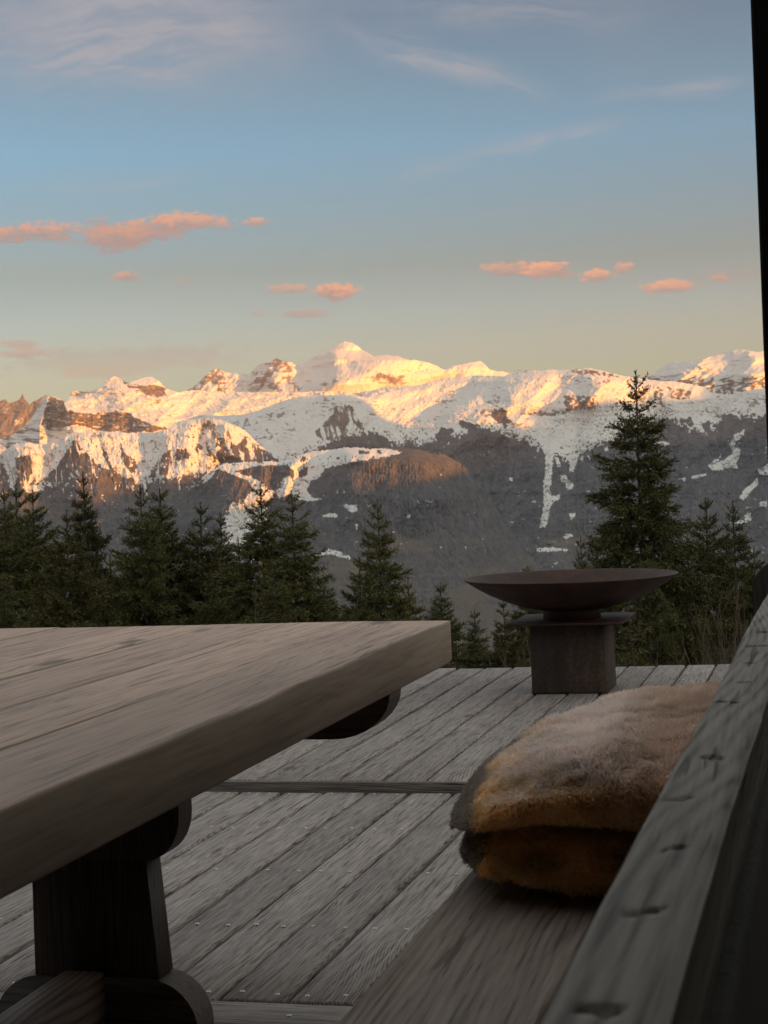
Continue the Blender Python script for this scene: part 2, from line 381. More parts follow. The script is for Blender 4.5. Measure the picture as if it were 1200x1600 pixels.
def fleece():
    m, T, B = mat('sheep_fleece')
    a = T.new('ShaderNodeAttribute', attribute_name='wool').outputs['Color']
    rn = T.new('ShaderNodeAttribute', attribute_name='rnd').outputs['Fac']
    v = T.m('ADD', .9, T.m('MULTIPLY', rn, .3)); col = T.mix(1.0, a, T.xyz(v, v, v), 'MULTIPLY')
    T.l.new(col, B.inputs['Base Color']); B.inputs['Roughness'].default_value = .85; B.inputs['Specular IOR Level'].default_value = .15
    tr = T.new('ShaderNodeBsdfTranslucent'); T.l.new(col, tr.inputs[0]); mx = T.new('ShaderNodeMixShader'); mx.inputs[0].default_value = .42
    T.l.new(B.outputs[0], mx.inputs[1]); T.l.new(tr.outputs[0], mx.inputs[2]); T.l.new(mx.outputs[0], T.n['Material Output'].inputs[0])
    return m
M_fleece = fleece()

def terrain_mat():
    m, T, B = mat('snow_rock_and_forest')
    cv = T.new('ShaderNodeAttribute', attribute_name='cover').outputs['Color']
    fo, ro, bu = T.sep(cv)[:3]
    ge = T.new('ShaderNodeTexCoord').outputs['Object']
    n = T.noise(ge, .004, 6, .6); n2 = T.noise(T.v('MULTIPLY', ge, (1, 1, .45)), .03, 5, .65)
    snow = T.mix(n, (.70, .68, .67), (.79, .77, .75))
    rock = T.ramp(n2, [(.3, (.10, .08, .07)), (.55, (.20, .16, .14)), (.75, (.30, .25, .22))])
    forest = T.ramp(n2, [(.28, (.060, .056, .060)), (.5, (.108, .100, .106)), (.72, (.165, .150, .154))])  # blue-grey lift puts some of the valley haze into the forest colour
    forest = T.mix(bu, forest, (.16, .13, .105))
    col = T.mix(ro, snow, rock); col = T.mix(fo, col, forest)
    T.l.new(col, B.inputs['Base Color']); B.inputs['Roughness'].default_value = .9; B.inputs['Specular IOR Level'].default_value = .1
    bp = T.new('ShaderNodeBump'); bp.inputs['Strength'].default_value = .6; bp.inputs['Distance'].default_value = 12
    T.l.new(n2, bp.inputs['Height']); T.l.new(bp.outputs[0], B.inputs['Normal']); return m
M_terrain = terrain_mat()
def ground_mat():
    m, T, B = mat('rough_grass_and_litter'); ge = T.new('ShaderNodeTexCoord').outputs['Object']
    n = T.noise(ge, .6, 8, .65); T.l.new(T.ramp(n, [(.35, (.035, .034, .018)), (.55, (.07, .06, .032)), (.7, (.12, .095, .06))]), B.inputs['Base Color']); B.inputs['Roughness'].default_value = .95
    return m
M_ground = ground_mat()

# ------------------------------------------------------------------ mountains
# Each range is a relief of its own at its true distance (metres).
def rays(X, Y):
    d = Fw[None]+((X.ravel()-600)/FP)[:, None]*cr[None]+((800-Y.ravel())/FP)[:, None]*cu[None]
    return d/np.hypot(d[:, 0], d[:, 1])[:, None]
CHAM = (np.array([0., 0., EYE]))
def smooth1(a, sg):
    k = np.arange(-int(3*sg), int(3*sg)+1); w = np.exp(-k*k/(2*sg*sg)); w /= w.sum()
    return np.convolve(np.pad(a, len(k)//2, 'edge'), w, 'valid')
def relief(name, label, crest, ybot, dist, runf, off, cover, jag=1.0, x0=-60, x1=1290, dx=1.0, dy=1.0, seed=1, back=(900., 900.)):
    xs = np.arange(x0, x1+.1, dx); yc = pl(crest, xs)
    yc = yc+jag*((fbm(xs/9, xs*0+3.3, seed, 4)-.5)*4+(vn(xs/2.2, xs*0+8.1, seed+5)-.5)*1.2)
    yb = pl(ybot, xs) if not np.isscalar(ybot) else np.full(xs.shape, float(ybot))
    nr = int(np.max(yb-yc)/dy)+2
    s = np.linspace(0, 1, nr)[:, None]; s = s**1.0
    Y = yc[None]+(np.maximum(yb-yc, 2))[None]*s; X = np.broadcast_to(xs[None], Y.shape).copy()
    run = runf(X, Y)                          # metres nearer per px going down, integrated
    dY = np.diff(Y, axis=0, prepend=Y[:1]); D = (dist(xs)-(yc-smooth1(pl(crest, xs), 22/dx))*smooth1(run[0], 22/dx))[None]-np.cumsum(run*dY, axis=0)
    D = D-off(X, Y, yc[None])
    P = (CHAM[None]+rays(X, Y)*D.ravel()[:, None]).reshape(nr, len(xs), 3)
    # the far side of the range, falling away behind the crest
    top = P[0]; r = rays(xs, yc); rad = r.copy(); rad[:, 2] = 0
    bk = [top+rad*back[0]*k/3-np.array([0, 0, back[1]])*(k/3)**1.3*(.85+.3*fbm(xs/14, xs*0+k, seed+9, 3))[:, None] for k in (3, 2, 1)]
    P = np.concatenate([np.stack(bk), P]); n2 = nr+3
    cov = cover(X, Y, yc[None]); cov = np.concatenate([np.repeat(cov[:1], 3, 0), cov])
    W = len(xs); idx = np.arange(n2*W).reshape(n2, W)
    F = np.stack([idx[:-1, :-1], idx[1:, :-1], idx[1:, 1:], idx[:-1, 1:]], -1).reshape(-1, 4)
    o = np_mesh(name, P.reshape(-1, 3), F, M_terrain, None, True, {'cover': cov.reshape(-1, 3)})
    return tag(o, label, None, None, 'structure')

def warp(X, Y, a, sc, seed):
    return X+a*(fbm(X/sc, Y/sc, seed, 3)-.5)*2, Y+a*(fbm(X/sc+50, Y/sc, seed+3, 3)-.5)*2
def polys(X, Y, L, a=3.0, sc=5.0, seed=11):
    Xw, Yw = warp(X, Y, a, sc, seed); r = np.zeros(X.shape, bool)
    for p in L: r |= inpoly(Xw, Yw, p)
    return r
def spurs(X, Y, L):
    o = np.zeros(X.shape)
    for pts, amp, w, *k in L:
        p = sorted(pts, key=lambda q: q[1]); ys = [q[1] for q in p]
        xc = np.interp(Y, ys, [q[0] for q in p])
        wg = w*.35; xc = xc+wg*(fbm(Y/(w*.55+4)+p[0][0], Y*0+p[0][0]*.37, 401, 4)-.5)*2+wg*.5*(fbm(X/(w*.5), Y/(w*.5), 402, 3)-.5)
        wr = w*(k[0] if k else 1.0); d = X-xc; ww = np.where(d < 0, w, wr)
        f = np.clip((Y-ys[0]+8)/16, 0, 1)*np.clip((ys[-1]+40-Y)/60, 0, 1)
        q = np.sqrt((d/ww)**2+.006)-.077; q = np.clip(1-q, 0, 1); o += amp*f*q*q*(3-2*q)*.35+amp*f*q*.65*np.clip(q*4, 0, 1)
    return o
def trees_grain(X, Y, seed):
    return (vn(X/1.6, Y/4.2, seed)-.5)

# --- far massif with the high snow summit, 28 km
C_crest = [(-60, 632), (-20, 634), (0, 626), (8, 624), (14, 630), (25, 627), (31, 624), (35, 615), (40, 625), (46, 633), (52, 627), (62, 623), (72, 617), (90, 628), (200, 640), (290, 612), (303, 603), (310, 598), (318, 589), (325, 581), (336, 576), (344, 578), (352, 582), (366, 583), (382, 584), (388, 588), (392, 583), (402, 571), (412, 568), (424, 566), (431, 559), (438, 562), (446, 565), (456, 566), (462, 571), (474, 568), (486, 561), (492, 556), (508, 554), (516, 545), (525, 538), (536, 534), (546, 535), (553, 537), (560, 541), (566, 547), (575, 552), (583, 556), (592, 555), (604, 554), (620, 556), (640, 562), (660, 564), (672, 568), (684, 572), (692, 578), (700, 577), (708, 572), (724, 569), (738, 566), (750, 564), (756, 568), (764, 576), (776, 580), (790, 582), (830, 590), (1290, 600)]
def C_run(X, Y):
    return 28000/FP/np.tan(np.radians(36+14*(fbm(X/60, Y/40, 5, 3)-.5)))
def C_off(X, Y, yc):
    o = 260*(ridged(X/38+Y/60, Y/30, 21, 5, .55)-.5)*(1-.6*np.clip((X-440)/60, 0, 1))
    o += 95*(ridged(X/9+Y/20, Y/12, 22, 5, .6)-.5)*(1-.6*np.clip((X-440)/60, 0, 1))
    o += spurs(X, Y, [([(325, 577), (330, 600), (340, 625)], 160, 45, 1.4), ([(431, 559), (437, 585), (442, 612)], 520, 44, .8), ([(388, 586), (395, 620)], 120, 26),
        ([(513, 550), (518, 562), (521, 575)], 260, 26, .8), ([(545, 535), (533, 550), (540, 560), (480, 575)], 200, 30), ([(606, 555), (560, 585), (520, 606), (500, 620)], 1000, 95, 1.6),
        ([(740, 566), (728, 580), (715, 600)], 300, 35, 1.4), ([(690, 579), (650, 600)], 200, 40), ([(35, 615), (30, 650)], 150, 18), ([(8, 624), (4, 650)], 120, 18), ([(62, 622), (58, 650)], 120, 16)])
    return o
def C_cov(X, Y, yc):
    n = ridged(X/13+Y/30, Y/9, 31, 5, .6); n3 = fbm(X/34, Y/22, 33, 4)
    w = np.where(X < 90, .30, .07-.14*np.clip((X-450)/40, 0, 1)); w = w+.16*np.exp(-((X-445)/22)**2-((Y-590)/28)**2)+.2*np.exp(-((X-600)/35)**2-((Y-591)/9)**2)+.1*np.exp(-((X-635)/30)**2-((Y-588)/14)**2)
    rock = np.clip((n*.6+n3*.5+w-.72)*9, 0, 1)
    return np.stack([np.zeros(X.shape), rock, np.zeros(X.shape)], -1)
relief('mountains', 'far snow massif with the highest summit on the skyline', C_crest, 760, lambda x: np.full(x.shape, 28500.), C_run, C_off, C_cov, jag=.8, seed=2, dy=1.3, back=(5000., 2500.))

# --- snow plateau and cliffs, 17 km
B_crest = [(-60, 700), (20, 680), (45, 660), (60, 636), (66, 624), (75, 617), (84, 620), (94, 623), (104, 626), (110, 618), (113, 611), (125, 610), (132, 612), (150, 609), (158, 604), (163, 597), (170, 591), (180, 588), (188, 592), (198, 598), (206, 596), (216, 593), (226, 589), (236, 588), (246, 594), (254, 601), (258, 606), (270, 611), (282, 613), (300, 609), (330, 611), (360, 612), (400, 613), (440, 612), (460, 613), (480, 612), (500, 611), (540, 612), (560, 613), (585, 609), (600, 604), (640, 603), (700, 610), (1290, 640)]
def B_run(X, Y):
    a = 31-3*np.clip((X-290)/80, 0, 1)+8*(fbm(X/50, Y/18, 7, 3)-.5)
    cliff = polys(X, Y, [CLIFF], 2, 6, 4); a = np.where(cliff, 62, a)
    return 17000/FP/np.tan(np.radians(a))
CLIFF = [(62, 664), (68, 650), (73, 628), (77, 619), (98, 625), (104, 640), (118, 645), (150, 646), (180, 642), (202, 646), (214, 655), (240, 664), (262, 669), (240, 675), (200, 676), (150, 672), (120, 664), (100, 668), (80, 672)]
def B_off(X, Y, yc):
    o = 170*(ridged(X/70+Y/60, Y/22, 41, 3)-.5)+40*(ridged(X/16-Y/20, Y/7, 42, 5, .6)-.5)+18*(fbm(X/3.5, Y/2.4, 43, 3)-.5)
    o += spurs(X, Y, [([(105, 626), (104, 650), (100, 675)], 230, 30, 1.6), ([(76, 618), (82, 640), (70, 668)], 140, 22, .9), ([(170, 590), (215, 625), (260, 650)], 70, 60, 1.3), ([(240, 590), (310, 640)], 70, 60, 1.2)])
    return o
def B_cov(X, Y, yc):
    cliff = polys(X, Y, [CLIFF], 3, 7, 9)
    n = ridged(X/26, (Y-X*.12)/5.5, 51, 5, .6); n2 = fbm(X/40, Y/14, 52, 4)
    band = np.clip((n*.7+n2*.5-.83)*9, 0, 1)
    top = polys(X, Y, [[(190, 594), (225, 602), (258, 603), (262, 620), (235, 617), (200, 606)]], 4, 6, 61)
    rock = np.where(cliff, np.clip((n*.3+fbm(X/7, Y/2.4, 53, 3)*1.1-.44)*6, 0, 1), band*np.where(X < 300, .85, .5))
    rock = np.where(top, np.clip((n-.38)*7, 0, 1), rock)
    low = polys(X, Y, [[(-60, 690), (-60, 672), (0, 672), (50, 665), (90, 678), (60, 690), (20, 705)]], 3, 8, 62)
    rock = np.where(low, np.clip((n-.6)*7, 0, 1), rock)
    return np.stack([np.zeros(X.shape), rock, np.zeros(X.shape)], -1)
relief('mountains', 'snowy plateau above a band of grey cliffs', B_crest, 730, lambda x: 17000-1.0*np.clip(x-300, 0, 400), B_run, B_off, B_cov, jag=.7, x1=760, seed=3, back=(2500., 900.))

# --- far right snow dome, 16 km
E_crest = [(900, 620), (960, 606), (1000, 590), (1012, 589), (1022, 584), (1032, 574), (1044, 568), (1062, 565), (1080, 564), (1095, 563), (1108, 558), (1122, 555), (1136, 549), (1150, 547), (1164, 546), (1176, 548), (1184, 550), (1196, 547), (1230, 552), (1290, 570)]
def E_off(X, Y, yc):
    return 180*(ridged(X/60+Y/50, Y/26, 71, 5, .55)-.5)+25*(fbm(X/13, Y/9, 72, 4)-.5)+spurs(X, Y, [([(1100, 560), (1070, 590)], 170, 50, .8), ([(1185, 549), (1180, 600)], 190, 40)])
def E_cov(X, Y, yc):
    n = ridged(X/16, (Y+X*.2)/5, 75, 5, .6); w = np.clip((Y-588)/16, -.3, .26)
    return np.stack([np.zeros(X.shape), np.clip((n+w-.78)*8, 0, 1), np.zeros(X.shape)], -1)
relief('mountains', 'rounded snow dome at the right end of the skyline', E_crest, 660, lambda x: np.full(x.shape, 16500.), lambda X, Y: 16500/FP/np.tan(np.radians(26+0*X)), E_off, E_cov, jag=.6, x0=900, seed=5, back=(2500., 900.))

# --- long snow ridge with forested flank, 13 km
D_crest = [(-60, 760), (150, 720), (260, 680), (300, 652), (320, 648), (345, 650), (380, 648), (400, 642), (420, 635), (440, 627), (460, 621), (485, 618), (520, 617), (550, 618), (575, 621), (600, 613), (620, 609), (640, 604), (660, 600), (680, 594), (700, 591), (725, 589), (745, 586), (770, 587), (788, 588), (796, 583), (806, 579), (830, 578), (850, 579), (858, 577), (880, 578), (900, 576), (922, 575), (935, 577), (950, 581), (965, 586), (985, 589), (1005, 592), (1030, 595), (1055, 596), (1080, 600), (1100, 604), (1130, 610), (1160, 612), (1200, 606), (1290, 600)]
D_tree = [(-60, 780), (300, 760), (400, 738), (440, 722), (470, 712), (500, 699), (520, 690), (545, 680), (575, 676), (600, 683), (622, 694), (640, 690), (662, 696), (680, 692), (700, 694), (712, 684), (735, 676), (750, 668), (765, 672), (780, 676), (800, 684), (815, 688), (830, 694), (850, 706), (870, 716), (885, 722), (902, 712), (920, 700), (940, 692), (960, 684), (985, 676), (1010, 668), (1024, 654), (1036, 650), (1050, 655), (1062, 662), (1080, 672), (1100, 677), (1112, 672), (1122, 660), (1140, 652), (1160, 650), (1180, 654), (1200, 650), (1290, 640)]
D_snow = [[(850, 690), (866, 700), (864, 720), (863, 742), (859, 765), (862, 776), (875, 772), (876, 778), (866, 784), (860, 792), (858, 806), (853, 824), (842, 826), (846, 806), (850, 790), (849, 775), (850, 750), (853, 720)],
    [(866, 712), (874, 716), (876, 730), (870, 728)], [(876, 742), (885, 741), (889, 752), (897, 756), (893, 765), (886, 766), (884, 755), (875, 750)], [(884, 712), (904, 708), (901, 726), (896, 736), (889, 738), (890, 724)],
    [(1163, 671), (1160, 684), (1150, 690), (1148, 698), (1157, 702), (1156, 712), (1150, 724), (1152, 732), (1140, 730), (1128, 734), (1112, 736), (1106, 726), (1120, 724), (1138, 714), (1144, 706), (1139, 694), (1148, 680)],
    [(1110, 724), (1122, 716), (1127, 708), (1126, 720)], [(1184, 733), (1200, 724), (1215, 720), (1215, 740), (1194, 743), (1188, 742)], [(1155, 778), (1160, 768), (1176, 754), (1184, 746), (1185, 756), (1172, 770), (1162, 782)],
    [(888, 802), (899, 801), (898, 808), (892, 811)], [(838, 857), (862, 855), (886, 857), (886, 861), (838, 862)], [(1162, 805), (1173, 801), (1174, 812), (1164, 815)], [(1187, 785), (1199, 783), (1198, 791), (1188, 792)],
    [(1080, 744), (1104, 739), (1104, 743), (1082, 749)], [(1022, 690), (1046, 691), (1046, 694), (1024, 695)], [(830, 784), (836, 781), (838, 785), (831, 787)], [(1140, 816), (1152, 812), (1170, 815), (1150, 820)],
    [(1060, 748), (1072, 746), (1070, 752)], [(796, 746), (802, 744), (802, 752), (797, 752)], [(943, 700), (950, 697), (950, 704), (944, 705)], [(905, 716), (912, 712), (909, 722)], [(918, 712), (922, 712), (921, 720)],
    [(717, 823), (732, 825), (734, 828), (720, 827)], [(637, 806), (642, 804), (642, 810), (638, 810)], [(797, 868), (812, 863), (814, 866), (800, 871)], [(862, 880), (872, 877), (872, 881)], [(880, 838), (890, 834), (896, 838), (884, 842)]]
D_wood = [[(680, 680), (688, 668), (705, 671), (712, 684), (700, 694), (684, 690)], [(716, 660), (724, 654), (734, 660), (748, 668), (752, 680), (735, 678), (724, 670)], [(766, 640), (782, 638), (796, 655), (790, 672), (778, 662)],
    [(864, 710), (876, 716), (886, 722), (884, 740), (872, 735), (864, 728)], [(1062, 655), (1082, 656), (1083, 665), (1066, 662)], [(1096, 660), (1112, 658), (1114, 672), (1100, 676)], [(1120, 652), (1146, 648), (1146, 655), (1128, 662)]]
D_gap = [[(500, 735), (640, 735), (640, 760)]]
def D_run(X, Y):
    t = pl(D_tree, X); a = np.where(Y < t-6, 25, 33)+8*(fbm(X/50, Y/40, 81, 3)-.5)
    a = np.where(inpoly(X, Y, [(900, 612), (1040, 605), (1130, 622), (1180, 615), (1200, 650), (1010, 655), (900, 700), (860, 690), (880, 650)]), 31, a)
    return 13000/FP/np.tan(np.radians(a))
def D_off(X, Y, yc):
    t = pl(D_tree, X); fo = np.clip((Y-t)/20, 0, 1)
    o = 150*(ridged(X/62+Y/70, Y/60, 82, 5, .5)-.5)+(12+30*fo)*(ridged((X+Y*.2)/15, Y/26, 83, 4)-.5)
    o += fo*(80*(ridged((X+Y*.25)/30, Y/70, 84, 3)-.5)+20*trees_grain(X, Y, 85))
    o += (1-fo)*(16*(fbm(X/3, Y/2.2, 86, 3)-.5)+14*(fbm((X+Y)/12, (Y-X*.3)/7, 87, 4)-.5))
    o += spurs(X, Y, [([(790, 588), (780, 602), (745, 625), (715, 640), (690, 652), (672, 668)], 210, 55, 1.6), ([(660, 600), (640, 610), (600, 628)], 100, 60), ([(858, 578), (850, 600), (822, 628), (770, 645), (750, 670), (700, 700), (640, 760)], 230, 75, 1.5),
        ([(925, 578), (930, 600), (925, 620), (890, 638), (860, 660)], 170, 48, 1.2), ([(1028, 596), (1036, 612), (1038, 640)], 200, 45, 1.5), ([(1190, 606), (1185, 640), (1150, 700)], 190, 70), ([(560, 618), (540, 650), (520, 680)], 160, 60), ([(960, 586), (975, 640), (960, 700), (940, 800)], 200, 60)])
    return o
def D_cov(X, Y, yc):
    t = pl(D_tree, X); e = (fbm(X/7, Y/7, 91, 4)-.5)*16+(vn(X/1.9, Y/3.2, 92)-.5)*7
    forest = Y > t+e
    forest |= polys(X, Y, D_wood, 7, 7, 93)
    clear = (fbm(X/4.5, Y/2.6, 94, 3)+.6*fbm(X/22, Y/12, 95, 2) > 1.24) & (Y < 900)
    fringe = (Y > t+e*.3-12) & (Y < t+30) & (vn(X/2.3, Y/2.8, 96) > .60+(t+8-Y)*.012)
    forest |= fringe & (Y < t+2)
    snowp = polys(X, Y, D_snow, 2.2, 4, 97) & ~((vn(X/1.7, Y/2.0, 98) > .83))
    forest = (forest | (Y > t+45)) & ~snowp & ~(clear & (Y > t-5))
    n = ridged(X/19, (Y)/6.5, 99, 5, .6); n2 = fbm(X/40, Y/20, 100, 4); n3 = ridged((X-Y*.25)/8, Y/26, 101, 4)
    rock = np.clip((n*.7+n2*.45-.87)*9, 0, 1)
    crag = polys(X, Y, [[(525, 635), (545, 632), (570, 668), (550, 680), (505, 690), (490, 675), (520, 650)]], 5, 7, 102)
    rock = np.where(crag, np.clip((n3-.5)*8, 0, 1), rock)
    rock = np.maximum(rock, .8*np.clip((fbm((X+Y*.3)/6, (Y-X*.1)/2.6, 110, 4)+.7*fbm((X+Y*.4)/38, Y/17, 111, 3)-1.08)*11, 0, 1))
    band = polys(X, Y, [[(815, 644), (860, 642), (895, 640), (900, 645), (860, 650), (815, 648)], [(892, 579), (920, 577), (950, 583), (975, 590), (940, 589), (900, 583)], [(1028, 602), (1036, 612), (1040, 640), (1020, 622)], [(1042, 606), (1080, 610), (1078, 625), (1050, 622)], [(1100, 604), (1140, 606), (1150, 616), (1110, 614)], [(880, 620), (890, 618), (932, 618), (925, 640), (886, 643)]], 3, 5, 103)
    rock = np.where(band, np.clip((fbm(X/4, Y/3.5, 104, 3)-.34)*6, 0, 1), rock)
    scrub = (vn(X/1.8, Y/2.4, 105)+.5*fbm(X/16, Y/16, 109, 3) > 1.09) & polys(X, Y, [[(850, 660), (940, 615), (1000, 640), (960, 690), (900, 712), (864, 705)], [(600, 655), (690, 655), (680, 690), (610, 686)], [(1130, 640), (1200, 610), (1200, 650)]], 6, 9, 106)
    rock = np.maximum(rock, scrub*.85)
    bare = np.clip((fbm(X/26, Y/13, 107, 4)-.5+(Y-860)/600)*2.2, 0, .6)
    bare = np.maximum(bare, .85*polys(X, Y, [[(600, 830), (640, 838), (672, 858), (630, 860), (600, 856)], [(860, 845), (905, 838), (905, 850), (870, 856)], [(500, 862), (540, 870), (560, 885), (520, 900)]], 5, 9, 108))
    f = forest.astype(float)
    return np.stack([f, rock*(1-f), bare*f], -1)
relief('mountains', 'long snow ridge above a dark forested flank', D_crest, 1120, lambda x: 13000-550*(.5+.5*np.cos(np.pi*np.clip((x-520)/150, 0, 1))), D_run, D_off, D_cov, jag=.6, seed=7, back=(1800., 700.))

# --- steep wooded ridge with snow gullies at the left, 11.5 km
A_crest = [(-60, 735), (-20, 722), (0, 708), (8, 704), (16, 697), (26, 692), (44, 692), (60, 694), (75, 694), (90, 690), (98, 685), (106, 680), (114, 675), (122, 676), (140, 677), (150, 676), (165, 675), (176, 674), (184, 673), (195, 676), (215, 677), (236, 676), (252, 674), (262, 670), (272, 662), (284, 657), (296, 655), (306, 656), (318, 653), (330, 653), (345, 656), (358, 661), (370, 666), (380, 671), (388, 678), (396, 686), (405, 695), (415, 702), (428, 710), (445, 722), (470, 740), (520, 775), (600, 830)]
A_woods = [[(115, 687), (122, 692), (135, 708), (150, 724), (170, 735), (190, 748), (150, 756), (100, 756), (62, 752), (90, 728), (103, 705)],
    [(24, 718), (44, 708), (50, 722), (48, 745), (40, 760), (28, 748)], [(0, 720), (10, 735), (14, 760), (0, 770)], [(158, 700), (166, 706), (176, 730), (190, 748), (172, 738)], [(188, 690), (198, 712), (210, 720), (218, 735), (205, 740), (190, 722)],
    [(268, 700), (258, 708), (242, 725), (230, 748), (262, 742), (266, 722)], [(275, 700), (290, 702), (298, 720), (278, 730), (272, 712)], [(340, 682), (356, 690), (372, 695), (384, 680), (400, 695), (420, 708), (440, 722), (395, 722), (345, 726), (335, 710)],
    [(305, 690), (318, 700), (316, 715), (306, 705)], [(322, 690), (330, 700), (338, 722), (330, 728), (324, 710)]]
A_snow = [[(115, 681), (108, 700), (92, 716), (80, 732), (60, 744), (42, 760), (46, 745), (62, 730), (66, 712), (90, 696)], [(16, 738), (30, 735), (26, 748), (20, 768), (12, 752)], [(234, 680), (268, 670), (262, 690), (246, 705), (236, 722), (226, 742), (214, 757), (208, 745), (216, 722), (228, 700)],
    [(268, 698), (275, 700), (270, 715), (270, 738), (262, 740), (266, 718)], [(318, 662), (328, 668), (322, 700), (318, 725), (310, 728), (316, 700)], [(340, 694), (345, 700), (335, 716), (330, 726), (326, 722)], [(385, 683), (392, 685), (400, 718), (392, 720)], [(270, 722), (290, 716), (305, 720), (310, 732), (300, 742), (272, 742)],
    [(34, 760), (66, 756), (68, 765), (45, 772)], [(326, 735), (336, 728), (340, 724), (334, 740), (318, 752), (312, 753)], [(276, 782), (282, 775), (294, 768), (298, 770), (284, 780), (270, 796), (264, 796)], [(352, 690), (358, 694), (366, 712), (362, 712)], [(372, 700), (378, 706), (382, 718), (376, 718)]]
A_tree = [(-60, 735), (0, 738), (20, 740), (40, 742), (60, 756), (120, 756), (160, 742), (200, 744), (215, 756), (240, 748), (270, 744), (300, 742), (320, 738), (345, 726), (400, 722), (450, 724), (520, 730), (600, 730)]
def A_off(X, Y, yc):
    t = pl(A_tree, X); fo = np.clip((Y-t)/20, 0, 1)
    o = 110*(ridged((X+Y*.15)/42, Y/60, 121, 4)-.5)+46*(ridged((X-Y*.1)/13, Y/30, 122, 5, .6)-.5)*(1-.4*fo)+14*trees_grain(X, Y, 123)
    o += spurs(X, Y, [([(116, 676), (116, 700), (128, 740), (140, 800)], 210, 52, 1.3), ([(184, 674), (190, 710), (205, 770)], 120, 34), ([(36, 692), (30, 730)], 200, 40), ([(274, 662), (270, 690), (262, 730), (262, 800)], 200, 44, 1.1), ([(300, 655), (296, 690), (290, 735)], 80, 24, .7), ([(345, 656), (350, 680), (372, 705), (385, 740)], 200, 40, 1.5)])
    return o
def A_cov(X, Y, yc):
    t = pl(A_tree, X); e = (fbm(X/6, Y/12, 131, 4)-.5)*22+(vn(X/1.9, Y/3.2, 132)-.5)*8
    forest = (Y > t+e) | polys(X, Y, A_woods, 3.5, 5, 133)
    gul = (ridged((X-Y*.1)/9, Y/40, 134, 3) > .84) & (Y < t+22)
    snowp = polys(X, Y, A_snow, 2.6, 4, 135) & ~(vn(X/1.8, Y/2.2, 136) > .82)
    cl = (fbm(X/4, Y/4.5, 137, 3)+.6*fbm(X/16, Y/12, 138, 2) > 1.15) & (Y < 790)
    sp = (vn(X/1.7, Y/2.6, 139) > .87-.0*Y) & (Y > yc+8)
    f = ((forest & ~gul & ~cl) & ~snowp) | (sp & ~forest)
    n = ridged((X-Y*.2)/9, Y/20, 140, 5, .6); n2 = fbm(X/25, Y/20, 141, 4)
    rock = np.clip((n*.7+n2*.5-.79)*8, 0, 1)*np.where((X > 265) & (X < 400), 1.0, .8)
    bare = np.clip((fbm(X/22, Y/12, 142, 4)-.48+(Y-840)/300)*2.5, 0, .6)
    f = f.astype(float)
    return np.stack([f, rock*(1-f), bare*f], -1)
relief('mountains', 'steep wooded ridge scored by snow gullies', A_crest, 1050, lambda x: 11500+0*x, lambda X, Y: 11500/FP/np.tan(np.radians(34+8*(fbm(X/40, Y/40, 120, 3)-.5))), A_off, A_cov, jag=.9, x1=600, seed=9, back=(1500., 800.))

# --- middle hill with ski pistes, 8.5 km
F_crest = [(-60, 850), (60, 838), (150, 812), (220, 796), (270, 782), (300, 762), (318, 748), (334, 733), (345, 725), (360, 722), (400, 722), (440, 720), (462, 714), (480, 708), (500, 704), (520, 702), (545, 699), (570, 701), (600, 701), (620, 698), (636, 700), (655, 704), (680, 708), (700, 713), (718, 722), (732, 735), (746, 752), (762, 775), (790, 815), (830, 870), (900, 960), (960, 1100)]
F_snow = [[(318, 750), (336, 733), (342, 723), (400, 720), (462, 712), (480, 706), (545, 697), (600, 700), (628, 706), (618, 711), (590, 716), (566, 719), (532, 726), (508, 732), (498, 746), (484, 752), (480, 768), (490, 778), (505, 780), (482, 784), (462, 777), (458, 760), (460, 736), (450, 726), (402, 727), (372, 735), (366, 738), (390, 744), (405, 752), (418, 764), (430, 768), (440, 762), (438, 752), (452, 742), (458, 752), (460, 770), (470, 778), (450, 772), (430, 780), (420, 784), (400, 775), (396, 790), (380, 800), (372, 815), (368, 850), (356, 845), (352, 815), (360, 800), (378, 790), (388, 772), (400, 768), (386, 750), (360, 740), (340, 732), (330, 748), (316, 755)],
    [(537, 789), (558, 789), (558, 797), (552, 801), (545, 798), (538, 793)], [(504, 806), (514, 801), (527, 804), (527, 809), (514, 808), (504, 809)], [(555, 819), (559, 819), (559, 828), (556, 828)], [(572, 788), (580, 790), (576, 793)], [(611, 829), (620, 832), (611, 832)], [(486, 866), (500, 864), (515, 857), (548, 868), (548, 874), (530, 870), (514, 866), (490, 870)], [(636, 806), (641, 804), (640, 812)], [(372, 783), (378, 784), (374, 787)]]
F_wood = [[(470, 714), (477, 712), (478, 720), (470, 722)], [(474, 730), (481, 728), (480, 742), (468, 746), (466, 740)], [(560, 704), (578, 706), (574, 710), (560, 709)], [(588, 704), (596, 702), (596, 709), (589, 709)], [(420, 782), (432, 768), (434, 772), (436, 784), (428, 790), (420, 790)], [(484, 765), (496, 760), (498, 776), (486, 776)]]
F_bare = [[(600, 830), (640, 838), (672, 858), (630, 862), (596, 856)], [(510, 868), (545, 876), (580, 890), (540, 905), (505, 890)], [(700, 930), (740, 905), (780, 920), (740, 945)]]
def F_off(X, Y, yc):
    o = 80*(ridged((X+Y*.35)/46, Y/90, 151, 4)-.5)+26*(ridged((X+Y*.5)/15, Y/40, 152, 3)-.5)*np.clip((Y-712)/12, 0, 1)+16*trees_grain(X, Y, 153)*np.clip((Y-715)/10, 0, 1)
    o += spurs(X, Y, [([(640, 700), (640, 740), (650, 800)], 220, 130, .8), ([(560, 700), (560, 740), (560, 790)], 120, 50, .8), ([(420, 722), (418, 765), (390, 800)], 150, 60, .8), ([(470, 712), (455, 745), (440, 775)], 90, 26, .8), ([(340, 725), (345, 780), (340, 840)], 160, 60)])
    return o
